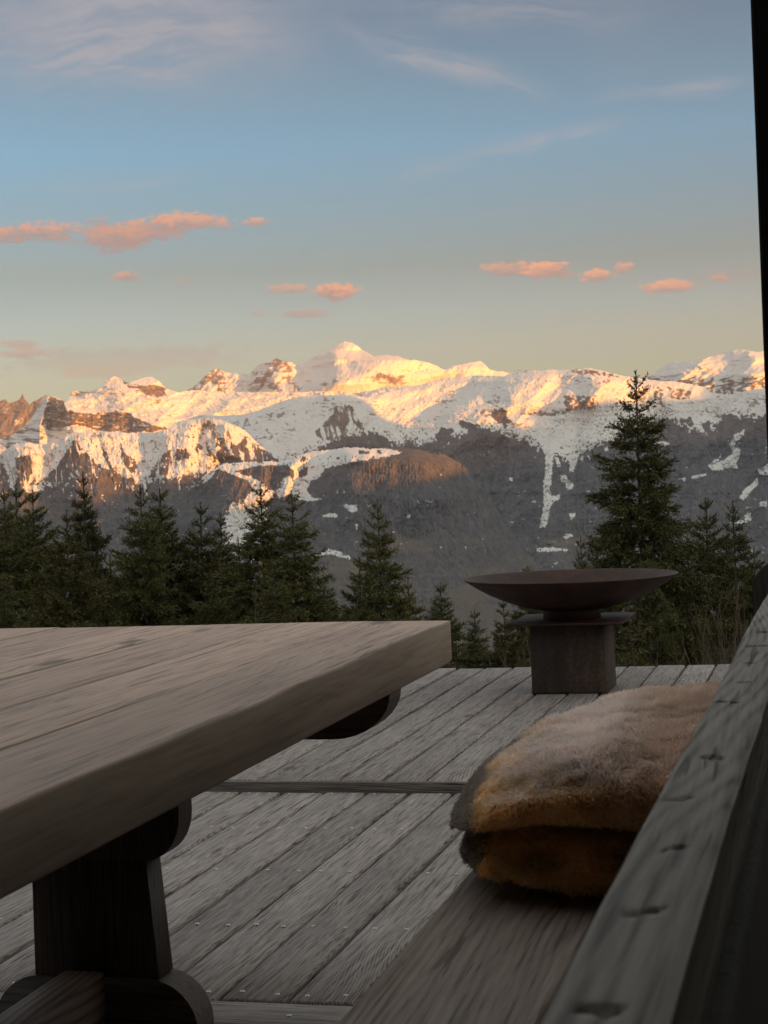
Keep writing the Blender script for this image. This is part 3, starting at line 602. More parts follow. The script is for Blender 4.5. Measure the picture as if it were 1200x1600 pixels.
def F_cov(X, Y, yc):
    snow = polys(X, Y, F_snow, 2.4, 4, 161) & ~polys(X, Y, F_wood, 2, 3, 162) & ~((vn(X/1.9, Y/2.2, 163) > .86) & (Y > 712))
    low = polys(X, Y, [[(358, 790), (400, 780), (420, 800), (412, 850), (395, 880), (352, 860), (346, 830)]], 9, 9, 170) & (ridged((X-Y*.6)/13, (Y+X*.3)/5, 167, 3) > .5)
    snow |= low
    bits = (fbm(X/3.4, Y/2.6, 164, 3)+.6*fbm(X/14, Y/8, 165, 2) > 1.27) & (Y < 860) & (Y > 735)
    f = (~(snow | bits)).astype(float)
    bare = np.clip((fbm(X/24, Y/13, 166, 4)-.5+(Y-880)/500)*2.2, 0, .6); bare = np.maximum(bare, .8*polys(X, Y, F_bare, 6, 9, 168))
    rock = np.clip((fbm(X/5, Y/3, 169, 3)-.62)*7, 0, .8)*(Y > 745)
    return np.stack([f, rock*(1-f), bare*f], -1)
relief('mountains', 'middle hill with sunlit ski pistes and woods', F_crest, 1110, lambda x: 8700+0*x, lambda X, Y: 8500/FP/np.tan(np.radians(np.where(Y < 722, 14, 29)+6*(fbm(X/40, Y/40, 150, 3)-.5))), F_off, F_cov, jag=1.7, x1=900, seed=13, back=(1200., 500.))

# --- unseen range added off to the right, its crest shaped to shade valley and slopes
def shade_ridge():
    u = np.array([p[0] for p in SHADE]); z = np.array([p[1] for p in SHADE])
    uu = np.arange(-9000, 17001, 90.); hh = np.interp(uu, u, z); w0 = 4200.
    tgt = np.interp(uu, [0, 6500, 9000, 13000, 17000], [0, -5200, -7300, -7000, -9500])     # how far down-sun the shaded slopes lie
    H = hh+(w0-tgt)*math.tan(SUN_EL)
    H += 70*(ridged(uu/900, uu*0+2, 171, 5)-.5)
    rows = [(-2600, -1500), (-1300, -650), (-500, -220), (0, 0), (700, -330), (1900, -1000), (2600, -1500)]
    sx, sy = math.sin(SUN_AZ), math.cos(SUN_AZ); px_, py_ = -sy, sx
    V = []
    for dw, dz in rows:
        w = w0+dw+(220*(fbm(uu/700, uu*0+dw/300, 172, 3)-.5) if dz else 0)
        zz = H+dz*(.8+.4*fbm(uu/500, uu*0+dw/400, 173, 3)); zz = np.maximum(zz, -799)
        V.append(np.stack([sx*w+px_*uu, sy*w+py_*uu, zz], -1))
    V = np.concatenate(V); W = len(uu); idx = np.arange(len(rows)*W).reshape(len(rows), W)
    F = np.stack([idx[:-1, :-1], idx[1:, :-1], idx[1:, 1:], idx[:-1, 1:]], -1).reshape(-1, 4)
    cov = np.zeros((len(V), 3)); cov[:, 0] = (V[:, 2] < 500+200*fbm(V[:, 0]/300, V[:, 1]/300, 174, 3))
    tag(np_mesh('mountains', V, F, M_terrain, None, True, {'cover': cov}), 'unseen high range added on the sunset side to shade the slopes', None, None, 'structure')
SHADE = [(-9000, 300), (0, 300), (2000, 200), (5000, 0), (6000, -90), (7300, -90), (7900, 60), (8300, 110), (8900, 160), (9120, 500), (9400, 640), (10020, 640), (10180, 300), (10400, 200), (10560, 330), (10900, 350), (11300, 340), (11600, 360), (11850, 430), (12050, 610), (12200, 690), (12900, 660), (14000, 600), (15200, 200), (17000, -500)]
shade_ridge()

# --- valley ground to the horizon and the near slope below the terrace
def ground():
    n = 96; rr = np.array([0, 3000, 8000, 12000., 20000, 60000.]); V = [(0, 0, -800.)]; F = []
    for r in rr[1:]:
        for k in range(n): t = 2*math.pi*k/n; V.append((r*math.cos(t), r*math.sin(t), -800.))
    V = np.array(V)
    tri = np.array([(0, 1+k, 1+(k+1) % n) for k in range(n)])
    q = [(1+j*n+k, 1+(j+1)*n+k, 1+(j+1)*n+(k+1) % n, 1+j*n+(k+1) % n) for j in range(len(rr)-2) for k in range(n)]
    cov = np.zeros((len(V), 3)); cov[:, 0] = 1; cov[:, 2] = .3
    tag(np_mesh('ground', V, [tri, np.array(q)], M_terrain, None, False, {'cover': cov}), 'valley floor far below the terrace', None, None, 'structure')
    # hillside
    th = np.linspace(0, 2*math.pi, 181)[:-1]; r = np.concatenate([[0.5], np.geomspace(4, 2600, 70)])
    T_, Rr = np.meshgrid(th, r); X = Rr*np.sin(T_); Y = Rr*np.cos(T_)
    Z = hill_z(X, Y)
    W = len(th); idx = np.arange(len(r)*W).reshape(len(r), W); nx = np.roll(idx, -1, 1)
    F = np.stack([idx[:-1], nx[:-1], nx[1:], idx[1:]], -1).reshape(-1, 4)
    tag(np_mesh('hillside', np.stack([X, Y, Z], -1).reshape(-1, 3), F, M_ground, None, True), 'steep grassy slope falling away below the terrace', None, None, 'structure')
def hill_z(X, Y):
    X = np.asarray(X, float); Y = np.asarray(Y, float)
    fwd = Y*.97-X*.25                      # downhill is roughly where the terrace looks
    Z = -1.0-.27*np.maximum(fwd-6, 0)-.0*fwd+np.where(fwd < 6, .16*np.minimum(np.maximum(6-fwd-6, 0), 900), 0)
    r = np.hypot(X, Y)
    Z = Z+(fbm(X/14+99, Y/14+99, 181, 4)-.5)*np.clip((r-8)/20, 0, 1)*1.6-np.clip(r-1300, 0, None)*.45
    return np.maximum(Z, -802.)
ground()

# ------------------------------------------------------------------ terrace deck
Y_STEP = 5.56; FAR_Z = .035; FAR_Y = 8.80
def deck():
    mb = MB(); pitch = .148; g = .0062
    def board(x0, x1, y0, y1, z, ax, b=.005):
        r = random.random(); dz = random.uniform(-.0015, .0015)
        ph = random.random()*6
        def fn(V):
            t = V[:, ax]; o = 1-ax
            V[:, o] += .0014*np.sin(t*2.1+ph)+.0009*np.sin(t*7.3+ph*2)
            V[:, 2] += dz+.0012*np.sin(t*1.7+ph*3)*(V[:, 2] > z-.01)
            return V
        mb.box(x0+g, x1-g, y0, y1, z-.04, z, b, axis=ax, a=r, n=8, fn=fn) if ax == 1 else mb.box(x0, x1, y0+g, y1-g, z-.04, z, b, axis=ax, a=r, n=10, fn=fn)
    k0 = -1.264
    for i in range(-30, 10):
        x0 = k0+i*pitch
        board(x0, x0+pitch, 3.292+random.uniform(0, .006), 5.535-random.uniform(0, .006), 0, 1, b=.007)
        board(x0, x0+pitch, -1.6, 3.120, 0, 1)
    for i in range(-26, 10):
        x0 = -1.37+i*.1475
        board(x0, x0+.1475, Y_STEP+.004, FAR_Y+random.uniform(-.01, .012), FAR_Z, 1)
    o = mb.build('wooden_deck', [M_deck, M_deckx, M_step, M_screw])
    # boards laid across, the riser of the shallow step and the edge joist
    me = MB(); me.box(-5.7, .2, 3.132, 3.281, -.04, .001, .006, axis=0, a=.37, n=20)
    ms = MB(); ms.box(-5.7, .2, Y_STEP-.018, Y_STEP+.003, -.05, FAR_Z-.003, .003, axis=0, a=.8, n=20); ms.build('step_riser', [M_step], o)
    me.box(-5.7, .4, FAR_Y-.14, FAR_Y-.10, -.4, FAR_Z-.045, .004, axis=0, a=.5)
    for y in (.2, 1.6, 3.0, 3.338, 3.858, 4.404, 4.957, 5.50, 6.3, 7.1, 7.9, 8.6):
        me.box(-5.6, .2, y-.03, y+.03, -.24, -.045, .004, axis=0, a=.2)
    c = me.build('cross_boards', [M_deckx], o)
    # screws, two to a board on every joist
    sm = MB(); q = 8
    def screw(x, y, z, s=.0052):
        a = np.arange(q)*2*math.pi/q
        ring = lambda r, h: np.stack([x+r*np.cos(a), y+r*np.sin(a), np.full(q, z+h)], -1)
        V = np.concatenate([ring(s, -.001), ring(s, .0012), ring(s*.45, .0014), ring(s*.4, .0004), [[x, y, z+.0004]]])
        F = [[j*q+i, j*q+(i+1) % q, (j+1)*q+(i+1) % q, (j+1)*q+i] for j in range(3) for i in range(q)]+[[3*q+i, 3*q+(i+1) % q, 4*q] for i in range(q)]
        sm.add(V, F)
    for yy in (3.338, 3.858, 4.404, 4.957, 5.505):
        for i in range(-22, 9):
            for dx in (.033, .113):
                if random.random() < .96: screw(k0+i*pitch+dx+random.uniform(-.006, .006), yy+random.uniform(-.008, .008), .0005)
    for i in range(14): screw(-2.6+i*.19, 3.215+random.uniform(-.02, .02), .002)
    s_ = sm.build('screw', [M_screw], o); s_['kind'] = 'stuff'
    tag(o, 'grey weathered larch terrace deck with a shallow step', None, None, 'structure')
deck()

# ------------------------------------------------------------------ table
def table():
    cx = -1.40
    t = empty('dining_table', (cx, 2.1, 0)); tag(t, 'heavy plank dining table with thick top and trestle legs at the left', 'table')
    inv = np.array([cx, 2.1, 0]); sh = lambda V: V-inv
    X1 = -.785; Y0, Y1 = .62, 3.50; Z0, Z1 = .661, .75
    xs = [X1-.1757*k for k in range(8)]
    mb = MB()
    # top: planks glued edge to edge, fine open seams between them; rounded worn outer arris and corner
    for i in range(7):
        x1, x0 = xs[i]-(.0016 if i else 0), xs[i+1]+.0016; ph = random.random()*6
        last = i == 0; lf = i == 6
        def corner(ax, cy, a0, a1, rr, n=4):
            return [(ax+rr*math.cos(a), cy+rr*math.sin(a)) for a in np.linspace(a0, a1, n+1)]
        ra = .0055 if last else .0025; la = .011 if lf else .0025
        prof = corner(x1-ra, Z1-ra, 0, math.pi/2, ra)+corner(x0+la, Z1-la, math.pi/2, math.pi, la)+[(x0, Z0+.006), (x0+.006, Z0), (x1-.006, Z0), (x1, Z0+.006)]
        st = [Y0, Y0+.006]+list(np.linspace(Y0+.02, Y1-.05, 40))+[Y1-.035, Y1-.022, Y1-.012, Y1-.005, Y1]
        def fn(V, ph=ph, last=last, x1=x1, x0=x0):
            V = V.copy(); y = V[:, 1]
            e = np.clip((y-(Y1-.04))/.04, 0, 1)              # worn rounded end
            V[:, 2] = np.where(V[:, 2] > .7, V[:, 2]-.009*e**2.8, V[:, 2]+.006*e**2.4)
            if last:
                V[:, 0] = np.where(V[:, 0] > x1-.03, V[:, 0]-.014*e**2.6, V[:, 0])
                wr = (fbm(y*7, y*0+3, 411, 4)-.5)*.006                            # worn, chipped arris
                V[:, 2] += np.where((V[:, 2] > .742) & (V[:, 0] > x1-.012), wr-.001, 0)
            V[:, 2] += np.where(V[:, 2] > .72, .0008*np.sin(y*3+ph), 0)
            return sh(V)
        mb.prism(prof, 1, st, a=(.22, .8, .45, .95, .1, .6, .35)[i], fn=fn)
    top = mb.build('tabletop', [M_table, M_tedge], t, smooth=False)
    for p in top.data.polygons:
        if abs(p.normal.x) > .6 or p.normal.y > .8: p.material_index = 1
    yf, yb = 3.0, 3.07
    def arc(ax, az, rx, rz, a0, a1, n=9):
        return [(ax+rx*math.cos(a), az+rz*math.sin(a)) for a in np.linspace(a0, a1, n)]
    def trestle(yf, yb):
        h = math.pi/2
        # bearer with elliptical ends, carved upright with shoulders, foot with rounded top corners
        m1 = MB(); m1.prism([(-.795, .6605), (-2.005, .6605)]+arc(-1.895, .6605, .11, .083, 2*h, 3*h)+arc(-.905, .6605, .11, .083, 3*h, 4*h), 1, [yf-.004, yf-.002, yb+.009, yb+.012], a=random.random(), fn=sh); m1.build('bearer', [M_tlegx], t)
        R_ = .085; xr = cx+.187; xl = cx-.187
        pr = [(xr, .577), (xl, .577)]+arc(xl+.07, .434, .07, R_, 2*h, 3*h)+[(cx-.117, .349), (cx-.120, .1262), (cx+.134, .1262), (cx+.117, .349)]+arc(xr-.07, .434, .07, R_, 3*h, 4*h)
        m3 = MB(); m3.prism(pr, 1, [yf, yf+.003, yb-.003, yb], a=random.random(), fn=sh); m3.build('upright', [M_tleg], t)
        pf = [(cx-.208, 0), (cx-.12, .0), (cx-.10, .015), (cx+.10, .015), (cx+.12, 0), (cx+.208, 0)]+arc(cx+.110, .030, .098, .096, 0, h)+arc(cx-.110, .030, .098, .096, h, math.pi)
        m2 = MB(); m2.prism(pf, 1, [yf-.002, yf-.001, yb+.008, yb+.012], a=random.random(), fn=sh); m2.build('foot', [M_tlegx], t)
    trestle(3.0, 3.07); trestle(1.05, 1.12)
    m = MB(); m.box(cx-.052, cx+.030, 1.122, 2.988, .03, .142, .006, axis=1, a=.3, n=6, fn=sh); m.build('stretcher', [M_tlegy], t)
table()

# ------------------------------------------------------------------ bench
def bench():
    b = empty('garden_bench', (-.3, 1.6, 0)); tag(b, 'long grey timber bench with high backrest rail at the right', 'bench')
    inv = np.array([-.3, 1.6, 0]); sh = lambda V: V-inv
    def wob(ph, amp=.002):
        def fn(V):
            V = V.copy(); V[:, 0] += amp*np.sin(V[:, 1]*2.3+ph); V[:, 2] += amp*.7*np.sin(V[:, 1]*3.1+ph*2); return sh(V)
        return fn
    for x0, x1, a in ((-.562, -.338, .31), (-.334, -.125, .72)):
        m = MB(); m.box(x0, x1, .35, 2.90, .408, .45, .007, axis=1, a=a, n=14, fn=wob(a*9)); m.build('seat_plank', [M_bench], b)
    # top rail of the backrest: rough sawn, with saw notches across the top
    m = MB(); ny = 420; ys = np.linspace(.30, 2.925, ny)
    notch = [.632, .775, .905, 1.045, 1.185, 1.325, 1.46, 1.60, 1.75, 1.91, 2.06, 2.22, 2.40, 2.58, 2.75]
    nx = 22; bev = .005
    xl, xr, zt, zb = -.1135, -.0665, .85, .797
    us = np.concatenate([[0, .04], np.linspace(.1, .9, nx-4), [.96, 1.0]])
    top = np.zeros((ny, nx, 3))
    for j, u in enumerate(us):
        x = xl+(xr-xl)*u; ed = -.0035*((abs(u-.5)*2)**10)
        z = zt+ed+0*ys
        z = z+.0012*(fbm(ys*9, ys*0+u*2, 201, 4)-.5)+.0016*(vn(ys*3, ys*0+u, 203)-.5)
        for n_i, yn in enumerate(notch):
            ln = .55+.25*math.sin(n_i*2.3); c0 = .30+.08*math.sin(n_i*1.7)
            if n_i in (5, 11): continue
            c0 += .16*math.sin(n_i*3.9)
            if c0-.02 < u < c0+ln*.55+.02:
                w = .0035+.0012*math.sin(n_i*5.1); sk = (u-c0)*.008*math.sin(n_i*1.3+1)
                z = z-(.0065+.0022*math.sin(n_i*7.7))*np.exp(-((ys-yn-sk-.004*math.sin(u*9+n_i))/w)**4)
        top[:, j] = np.stack([np.full(ny, x)+.0012*np.sin(ys*5)+.0012*(vn(ys*14, ys*0+5.5, 204)-.5), ys, z], -1)
    V = [top.reshape(-1, 3)]; idx = np.arange(ny*nx).reshape(ny, nx)
    F = np.stack([idx[:-1, :-1], idx[:-1, 1:], idx[1:, 1:], idx[1:, :-1]], -1).reshape(-1, 4)
    lowl = top[:, 0].copy(); lowl[:, 2] = zb; lowr = top[:, -1].copy(); lowr[:, 2] = zb; midr = top[:, -1].copy(); midr[:, 2] = zb+.02; midr[:, 0] += .0015
    N = ny*nx; V += [lowl, midr, lowr]; a = np.arange(ny)
    st = lambda p, q: np.stack([p[:-1], p[1:], q[1:], q[:-1]], -1)
    e0 = idx[:, 0]; e1 = idx[:, -1]; L = N+a; Mi = N+ny+a; Rr = N+2*ny+a
    F = np.concatenate([F, st(L, e0), st(e1, Mi), st(Mi, Rr), st(Rr, L)])
    o = np_mesh('backrest_rail', sh(np.concatenate(V)), [F, [[*e0[-1:], *L[-1:], *Rr[-1:], *Mi[-1:], *e1[-1:]]], [[*e0[:1], *e1[:1], *Mi[:1], *Rr[:1], *L[:1]]]], [M_rail], b, False, {'rnd': np.full(N+3*ny, .43)})
    zs = [(.662, .789, -.103, -.0585, .15), (.52, .650, -.103, -.060, .62)]
    for z0, z1, x0, x1, a in zs:
        m = MB(); m.box(x0, x1, .32, 2.915, z0, z1, .006, axis=1, a=a, n=10, fn=wob(a*7)); m.build('back_slat', [M_shoulder], b)  # slats coloured dark in place of the shade behind the backrest
    for y in (.55, 1.65, 2.7):
        m = MB(); m.box(-.125, -.1145, y-.03, y+.03, .46, .845-.05, .003, axis=2, a=y/3, fn=sh); m.build('back_batten', [M_shoulder], b)
    # end panels with a rounded shoulder
    def endp(y0, y1):
        zt = .888; r = .058; xl, xr = -.147, .02
        pr = [(xl, .0), (-.092, .0), (-.08, .2), (xr-.03, .2), (xr-.02, 0), (xr, 0), (xr, zt)]
        pr = [(-.60, 0), (-.50, 0), (-.46, .2), (-.14, .2), (-.10, 0), (xr, 0), (xr, zt)]+[(xl+r-r*math.sin(k*math.pi/20), zt-r+r*math.cos(k*math.pi/20)) for k in range(11)]+[(xl, .74), (-.20, .60), (-.32, .53), (-.55, .46), (-.60, .44)]
        m = MB(); m.prism(pr, 1, [y0, y0+.004, y1-.004, y1], a=.5, fn=sh); m.build('end_panel', [M_shoulder], b)
    endp(2.935, 2.985); endp(.22, .27)
bench()

# ------------------------------------------------------------------ sheepskin
def sheepskin():
    root = empty('folded_sheepskin', (-.33, 2.6, .45)); tag(root, 'folded amber and beige sheepskin lying on the timber bench', 'sheepskin')
    inv = np.array([-.33, 2.6, .45])
    def body(cx, cy, cz, rx, ry, rz, ex, shape, seed, nu=300, nv=150):
        # superellipsoid; v runs around the cross section
        th = np.linspace(-math.pi/2, math.pi/2, nv); ph = np.linspace(-math.pi, math.pi, nu, endpoint=False)
        P, T_ = np.meshgrid(ph, th); sp = lambda v, e: np.sign(v)*np.abs(v)**e
        x = sp(np.cos(T_), ex[1])*sp(np.cos(P), ex[0]); y = sp(np.cos(T_), ex[1])*sp(np.sin(P), ex[0]); z = sp(np.sin(T_), ex[1])
        X = cx+rx*x; Y = cy+ry*y; Z = cz+rz*z
        X, Y, Z = shape(X, Y, Z, z)
        d = .024*(fbm(X*9+seed, Y*9+Z*7, seed, 3)-.5)+.006*(ridged(X*30+seed, Y*34+Z*38, seed+1, 2)-.5)
        nl = np.stack([x/rx, y/ry, z/rz], -1); nl /= np.linalg.norm(nl, axis=-1, keepdims=True)
        Pn = np.stack([X, Y, Z], -1)+nl*d[..., None]
        Pn[..., 2] = np.maximum(Pn[..., 2], .4505)
        idx = np.arange(nu*nv).reshape(nv, nu); nx = np.roll(idx, -1, 1)
        F = np.stack([idx[:-1], nx[:-1], nx[1:], idx[1:]], -1).reshape(-1, 4)
        return Pn.reshape(-1, 3), F, nv, nu
    def col(P, N):
        x, y, z = P[:, 0], P[:, 1], P[:, 2]
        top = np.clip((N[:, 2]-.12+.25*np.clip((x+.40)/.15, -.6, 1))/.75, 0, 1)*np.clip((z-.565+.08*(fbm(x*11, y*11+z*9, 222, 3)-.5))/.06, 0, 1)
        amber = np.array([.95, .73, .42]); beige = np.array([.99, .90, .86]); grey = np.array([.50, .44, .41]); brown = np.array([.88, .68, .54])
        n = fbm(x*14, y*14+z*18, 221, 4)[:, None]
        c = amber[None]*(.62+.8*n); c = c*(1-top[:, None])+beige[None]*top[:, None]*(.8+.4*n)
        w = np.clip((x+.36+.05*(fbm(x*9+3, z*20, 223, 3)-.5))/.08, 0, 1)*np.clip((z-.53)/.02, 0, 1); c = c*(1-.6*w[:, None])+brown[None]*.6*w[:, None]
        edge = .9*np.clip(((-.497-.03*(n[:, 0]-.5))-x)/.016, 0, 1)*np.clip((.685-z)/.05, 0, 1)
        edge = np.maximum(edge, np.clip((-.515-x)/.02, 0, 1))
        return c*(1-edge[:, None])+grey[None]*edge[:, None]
    def make(name, args, seed, dens):
        P, F, nv, nu = body(*args)
        v0, v1, v2, v3 = (P[F[:, k]] for k in range(4))
        fn = np.cross(v2-v0, v3-v1); ar = np.linalg.norm(fn, axis=1)*.5; fn /= np.maximum(np.linalg.norm(fn, axis=1, keepdims=True), 1e-12)
        vnrm = np.zeros_like(P)
        for k in range(4): np.add.at(vnrm, F[:, k], fn)
        vnrm /= np.maximum(np.linalg.norm(vnrm, axis=1, keepdims=True), 1e-9)
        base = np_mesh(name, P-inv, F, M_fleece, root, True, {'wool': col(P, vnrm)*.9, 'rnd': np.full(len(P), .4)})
        # locks of wool: short curved blades, combed by slow noise so that they clump
        n = int(dens*ar.sum()); w = ar.copy()
        w[(fn[:, 1] > .55)] *= .3; w[fn[:, 2] < -.7] *= .2
        w /= w.sum(); fi = rng.choice(len(F), n, p=w)
        a, b = rng.random((2, n)); C = (v0[fi]*((1-a)*(1-b))[:, None]+v1[fi]*(a*(1-b))[:, None]+v2[fi]*(a*b)[:, None]+v3[fi]*((1-a)*b)[:, None])
        N = fn[fi]; sw = np.stack([fbm(C[:, 0]*30, C[:, 1]*30+C[:, 2]*24, 230, 3)-.5, fbm(C[:, 0]*30+40, C[:, 1]*30-C[:, 2]*24, 231, 3)-.5, fbm(C[:, 0]*30+80, C[:, 1]*26+C[:, 2]*30, 232, 3)-.42], -1)*2.7
        sw += rng.normal(0, .33, (n, 3))
        d1 = N*1.0+sw*.75; d1 /= np.linalg.norm(d1, axis=1, keepdims=True)
        d2 = N*.4+sw*1.2+np.array([0, 0, -.12]); d2 /= np.linalg.norm(d2, axis=1, keepdims=True)
        L = rng.uniform(.008, .015, n)[:, None]*(1+.5*(fbm(C[:, 0]*16, C[:, 1]*16+C[:, 2]*16, 233, 2)-.5)[:, None])
        side = np.cross(d1, rng.normal(0, 1, (n, 3))); side /= np.linalg.norm(side, axis=1, keepdims=True); wd = rng.uniform(.0007, .0014, n)[:, None]
        p0 = C-N*.001; p1 = p0+d1*L*.6; p2 = p1+d2*L*.5
        V = np.stack([p0-side*wd, p0+side*wd, p1-side*wd*.8, p1+side*wd*.8, p2], 1).reshape(-1, 3)
        V[:, 2] = np.maximum(V[:, 2], .4508)
        k = np.arange(n)*5; Q = np.stack([k, k+1, k+3, k+2], -1); Tt = np.stack([k+2, k+3, k+4], -1)
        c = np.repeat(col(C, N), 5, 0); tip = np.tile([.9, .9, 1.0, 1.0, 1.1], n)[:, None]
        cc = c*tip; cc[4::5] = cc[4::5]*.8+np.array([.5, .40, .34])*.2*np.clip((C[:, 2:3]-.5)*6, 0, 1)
        np_mesh('wool', V-inv, [Tt, Q], M_fleece, base, False, {'wool': cc, 'rnd': np.repeat(rng.random(n), 5)})
    def sh_up(X, Y, Z, z):
        u = np.clip((X+.56)/.44, 0, 1); v = np.clip((Y-2.30)/.62, 0, 1)
        Z = Z+.018*v+.020*u*v+.010*np.sin(u*5.5+v*3)*(z > 0)
        Z = Z-.030*np.clip(1-u/.55, 0, 1)*np.clip(z+.6, 0, 1)-.010*np.clip(u-.4, 0, 1)*(z < 0)-.060*np.clip(1-u/.34, 0, 1)**1.3*np.clip(z+.9, .35, 1)-.012*np.clip(1-v/.2, 0, 1)*np.clip(1-u/.5, 0, 1)
        X = X-.012*np.sin(v*4)*(u < .3)
        Y = Y+.035*u*(v < .3)*np.clip(1-v/.3, 0, 1)
        return X, Y, Z
    def sh_lo(X, Y, Z, z):
        u = np.clip((X+.54)/.42, 0, 1); Z = Z+.004*np.sin(u*7)*(z > 0)-.020*np.clip(u-.35, 0, 1)*(z > 0)
        return X, Y, Z
    make('lower_fold', (-.325, 2.618, .496, .222, .282, .045, (.5, .85), sh_lo, 5), 1, 420000)
    make('upper_fold', (-.3325, 2.612, .604, .2275, .325, .060, (.62, .88), sh_up, 15), 2, 420000)
sheepskin()

# ------------------------------------------------------------------ fire bowl
def fire_bowl():
    cx, cy = -1.212, 7.90
    t = empty('fire_bowl', (cx, cy, FAR_Z)); tag(t, 'wide rusted steel fire bowl on a square pedestal near the terrace edge', 'fire bowl')
    z0 = FAR_Z
    def lathe(name, prof, n=96, m=M_steel):
        prof = np.array(prof); a = np.arange(n)*2*math.pi/n
        V = np.concatenate([np.stack([r*np.cos(a), r*np.sin(a), np.full(n, z-z0)], -1) for r, z in prof]); k = len(prof)
        idx = np.arange(k*n).reshape(k, n); nx = np.roll(idx, -1, 1)
        F = np.stack([idx[:-1], nx[:-1], nx[1:], idx[1:]], -1).reshape(-1, 4)
        o = np_mesh(name, V, F, m, t, True); return o
    Rr = .492; zt = .556; dep = .162; k = 18
    outer = [(Rr*math.sin(a)/math.sin(.62), 0) for a in np.linspace(.02, .62, k)]
    Rs = Rr/math.sin(.60); an = np.linspace(.01, .60, k); hz = lambda a: (zt-dep)+dep*(1-math.cos(a))/(1-math.cos(.60))
    out = [(Rs*math.sin(a), hz(a)) for a in an]; inn = [(Rs*math.sin(a)*.988, hz(a)+.008) for a in an[::-1]]
    lathe('bowl', out+[(Rr+.001, zt+.002), (Rr-.002, zt+.004), (Rr-.006, zt+.002)]+inn[1:])
    lathe('foot_ring', [(.001, .3645), (.126, .3645), (.133, .368), (.133, .425), (.130, .430)], 64)
    m = MB(); m.box(-.262, .262, -.26, .26, .352-z0, .3635-z0, .002, axis=0, a=.5); m.build('plate', [M_steel], t)
    m = MB()
    def fn(V):
        V = V.copy(); s = 1+.015*(.35-V[:, 2:3])/.33; V[:, :2] *= s
        V[:, 0] += .004*(fbm(V[:, 2]*30, V[:, 1]*9, 240, 3)-.5)*1; return V
    m.prism([(-.168, -.165), (.165, -.165), (.168, -.162), (.168, .160), (.163, .165), (-.168, .165)], 2, list(np.linspace(.0005, .351-z0, 24)), a=.2, fn=fn)
    m.build('pedestal', [M_block], t)
fire_bowl()

# ------------------------------------------------------------------ hut: post, roof and walls around the camera's place
def hut():
    h = empty('timber_hut', (0, 0, 0)); tag(h, 'dark timber hut porch with a black roof post at the right edge', 'hut')
    m = MB(); m.box(-.1165, .05, 3.0, 3.16, -.04, 3.135, .006, axis=2, a=.4, n=8); m.build('post', [M_post], h)
    m = MB()
    for i in range(22): m.box(-4.4+i*.3, -4.105+i*.3, -1.9, ROOF_Y-1.6, 3.30, 3.34, .004, axis=1, a=random.random())
    m.build('roof', [M_dark], h)
    for i, x in enumerate((-4.2, -2.1, -.03, 2.0)):
        m = MB(); m.box(x-.06, x+.06, -1.85, ROOF_Y-.05, 3.14, 3.298, .006, axis=1, a=i/5); m.build('rafter', [M_dark], h)
    m = MB(); m.box(-4.5, 2.2, -2.0, -1.92, -.3, 3.34, .004, axis=0, a=.3, n=2); m.build('wall', [M_dark], h)
    m = MB(); m.box(-4.5, -4.42, -1.9, 1.6, -.3, 3.29, .004, axis=1, a=.2); m.build('wall', [M_dark], h)  # left wall added to keep light off the trestle fronts
    m = MB(); m.box(1.3, 1.38, -1.9, 2.95, -.3, 3.29, .004, axis=1, a=.7); m.build('wall', [M_dark], h)
ROOF_Y = 3.3
hut()

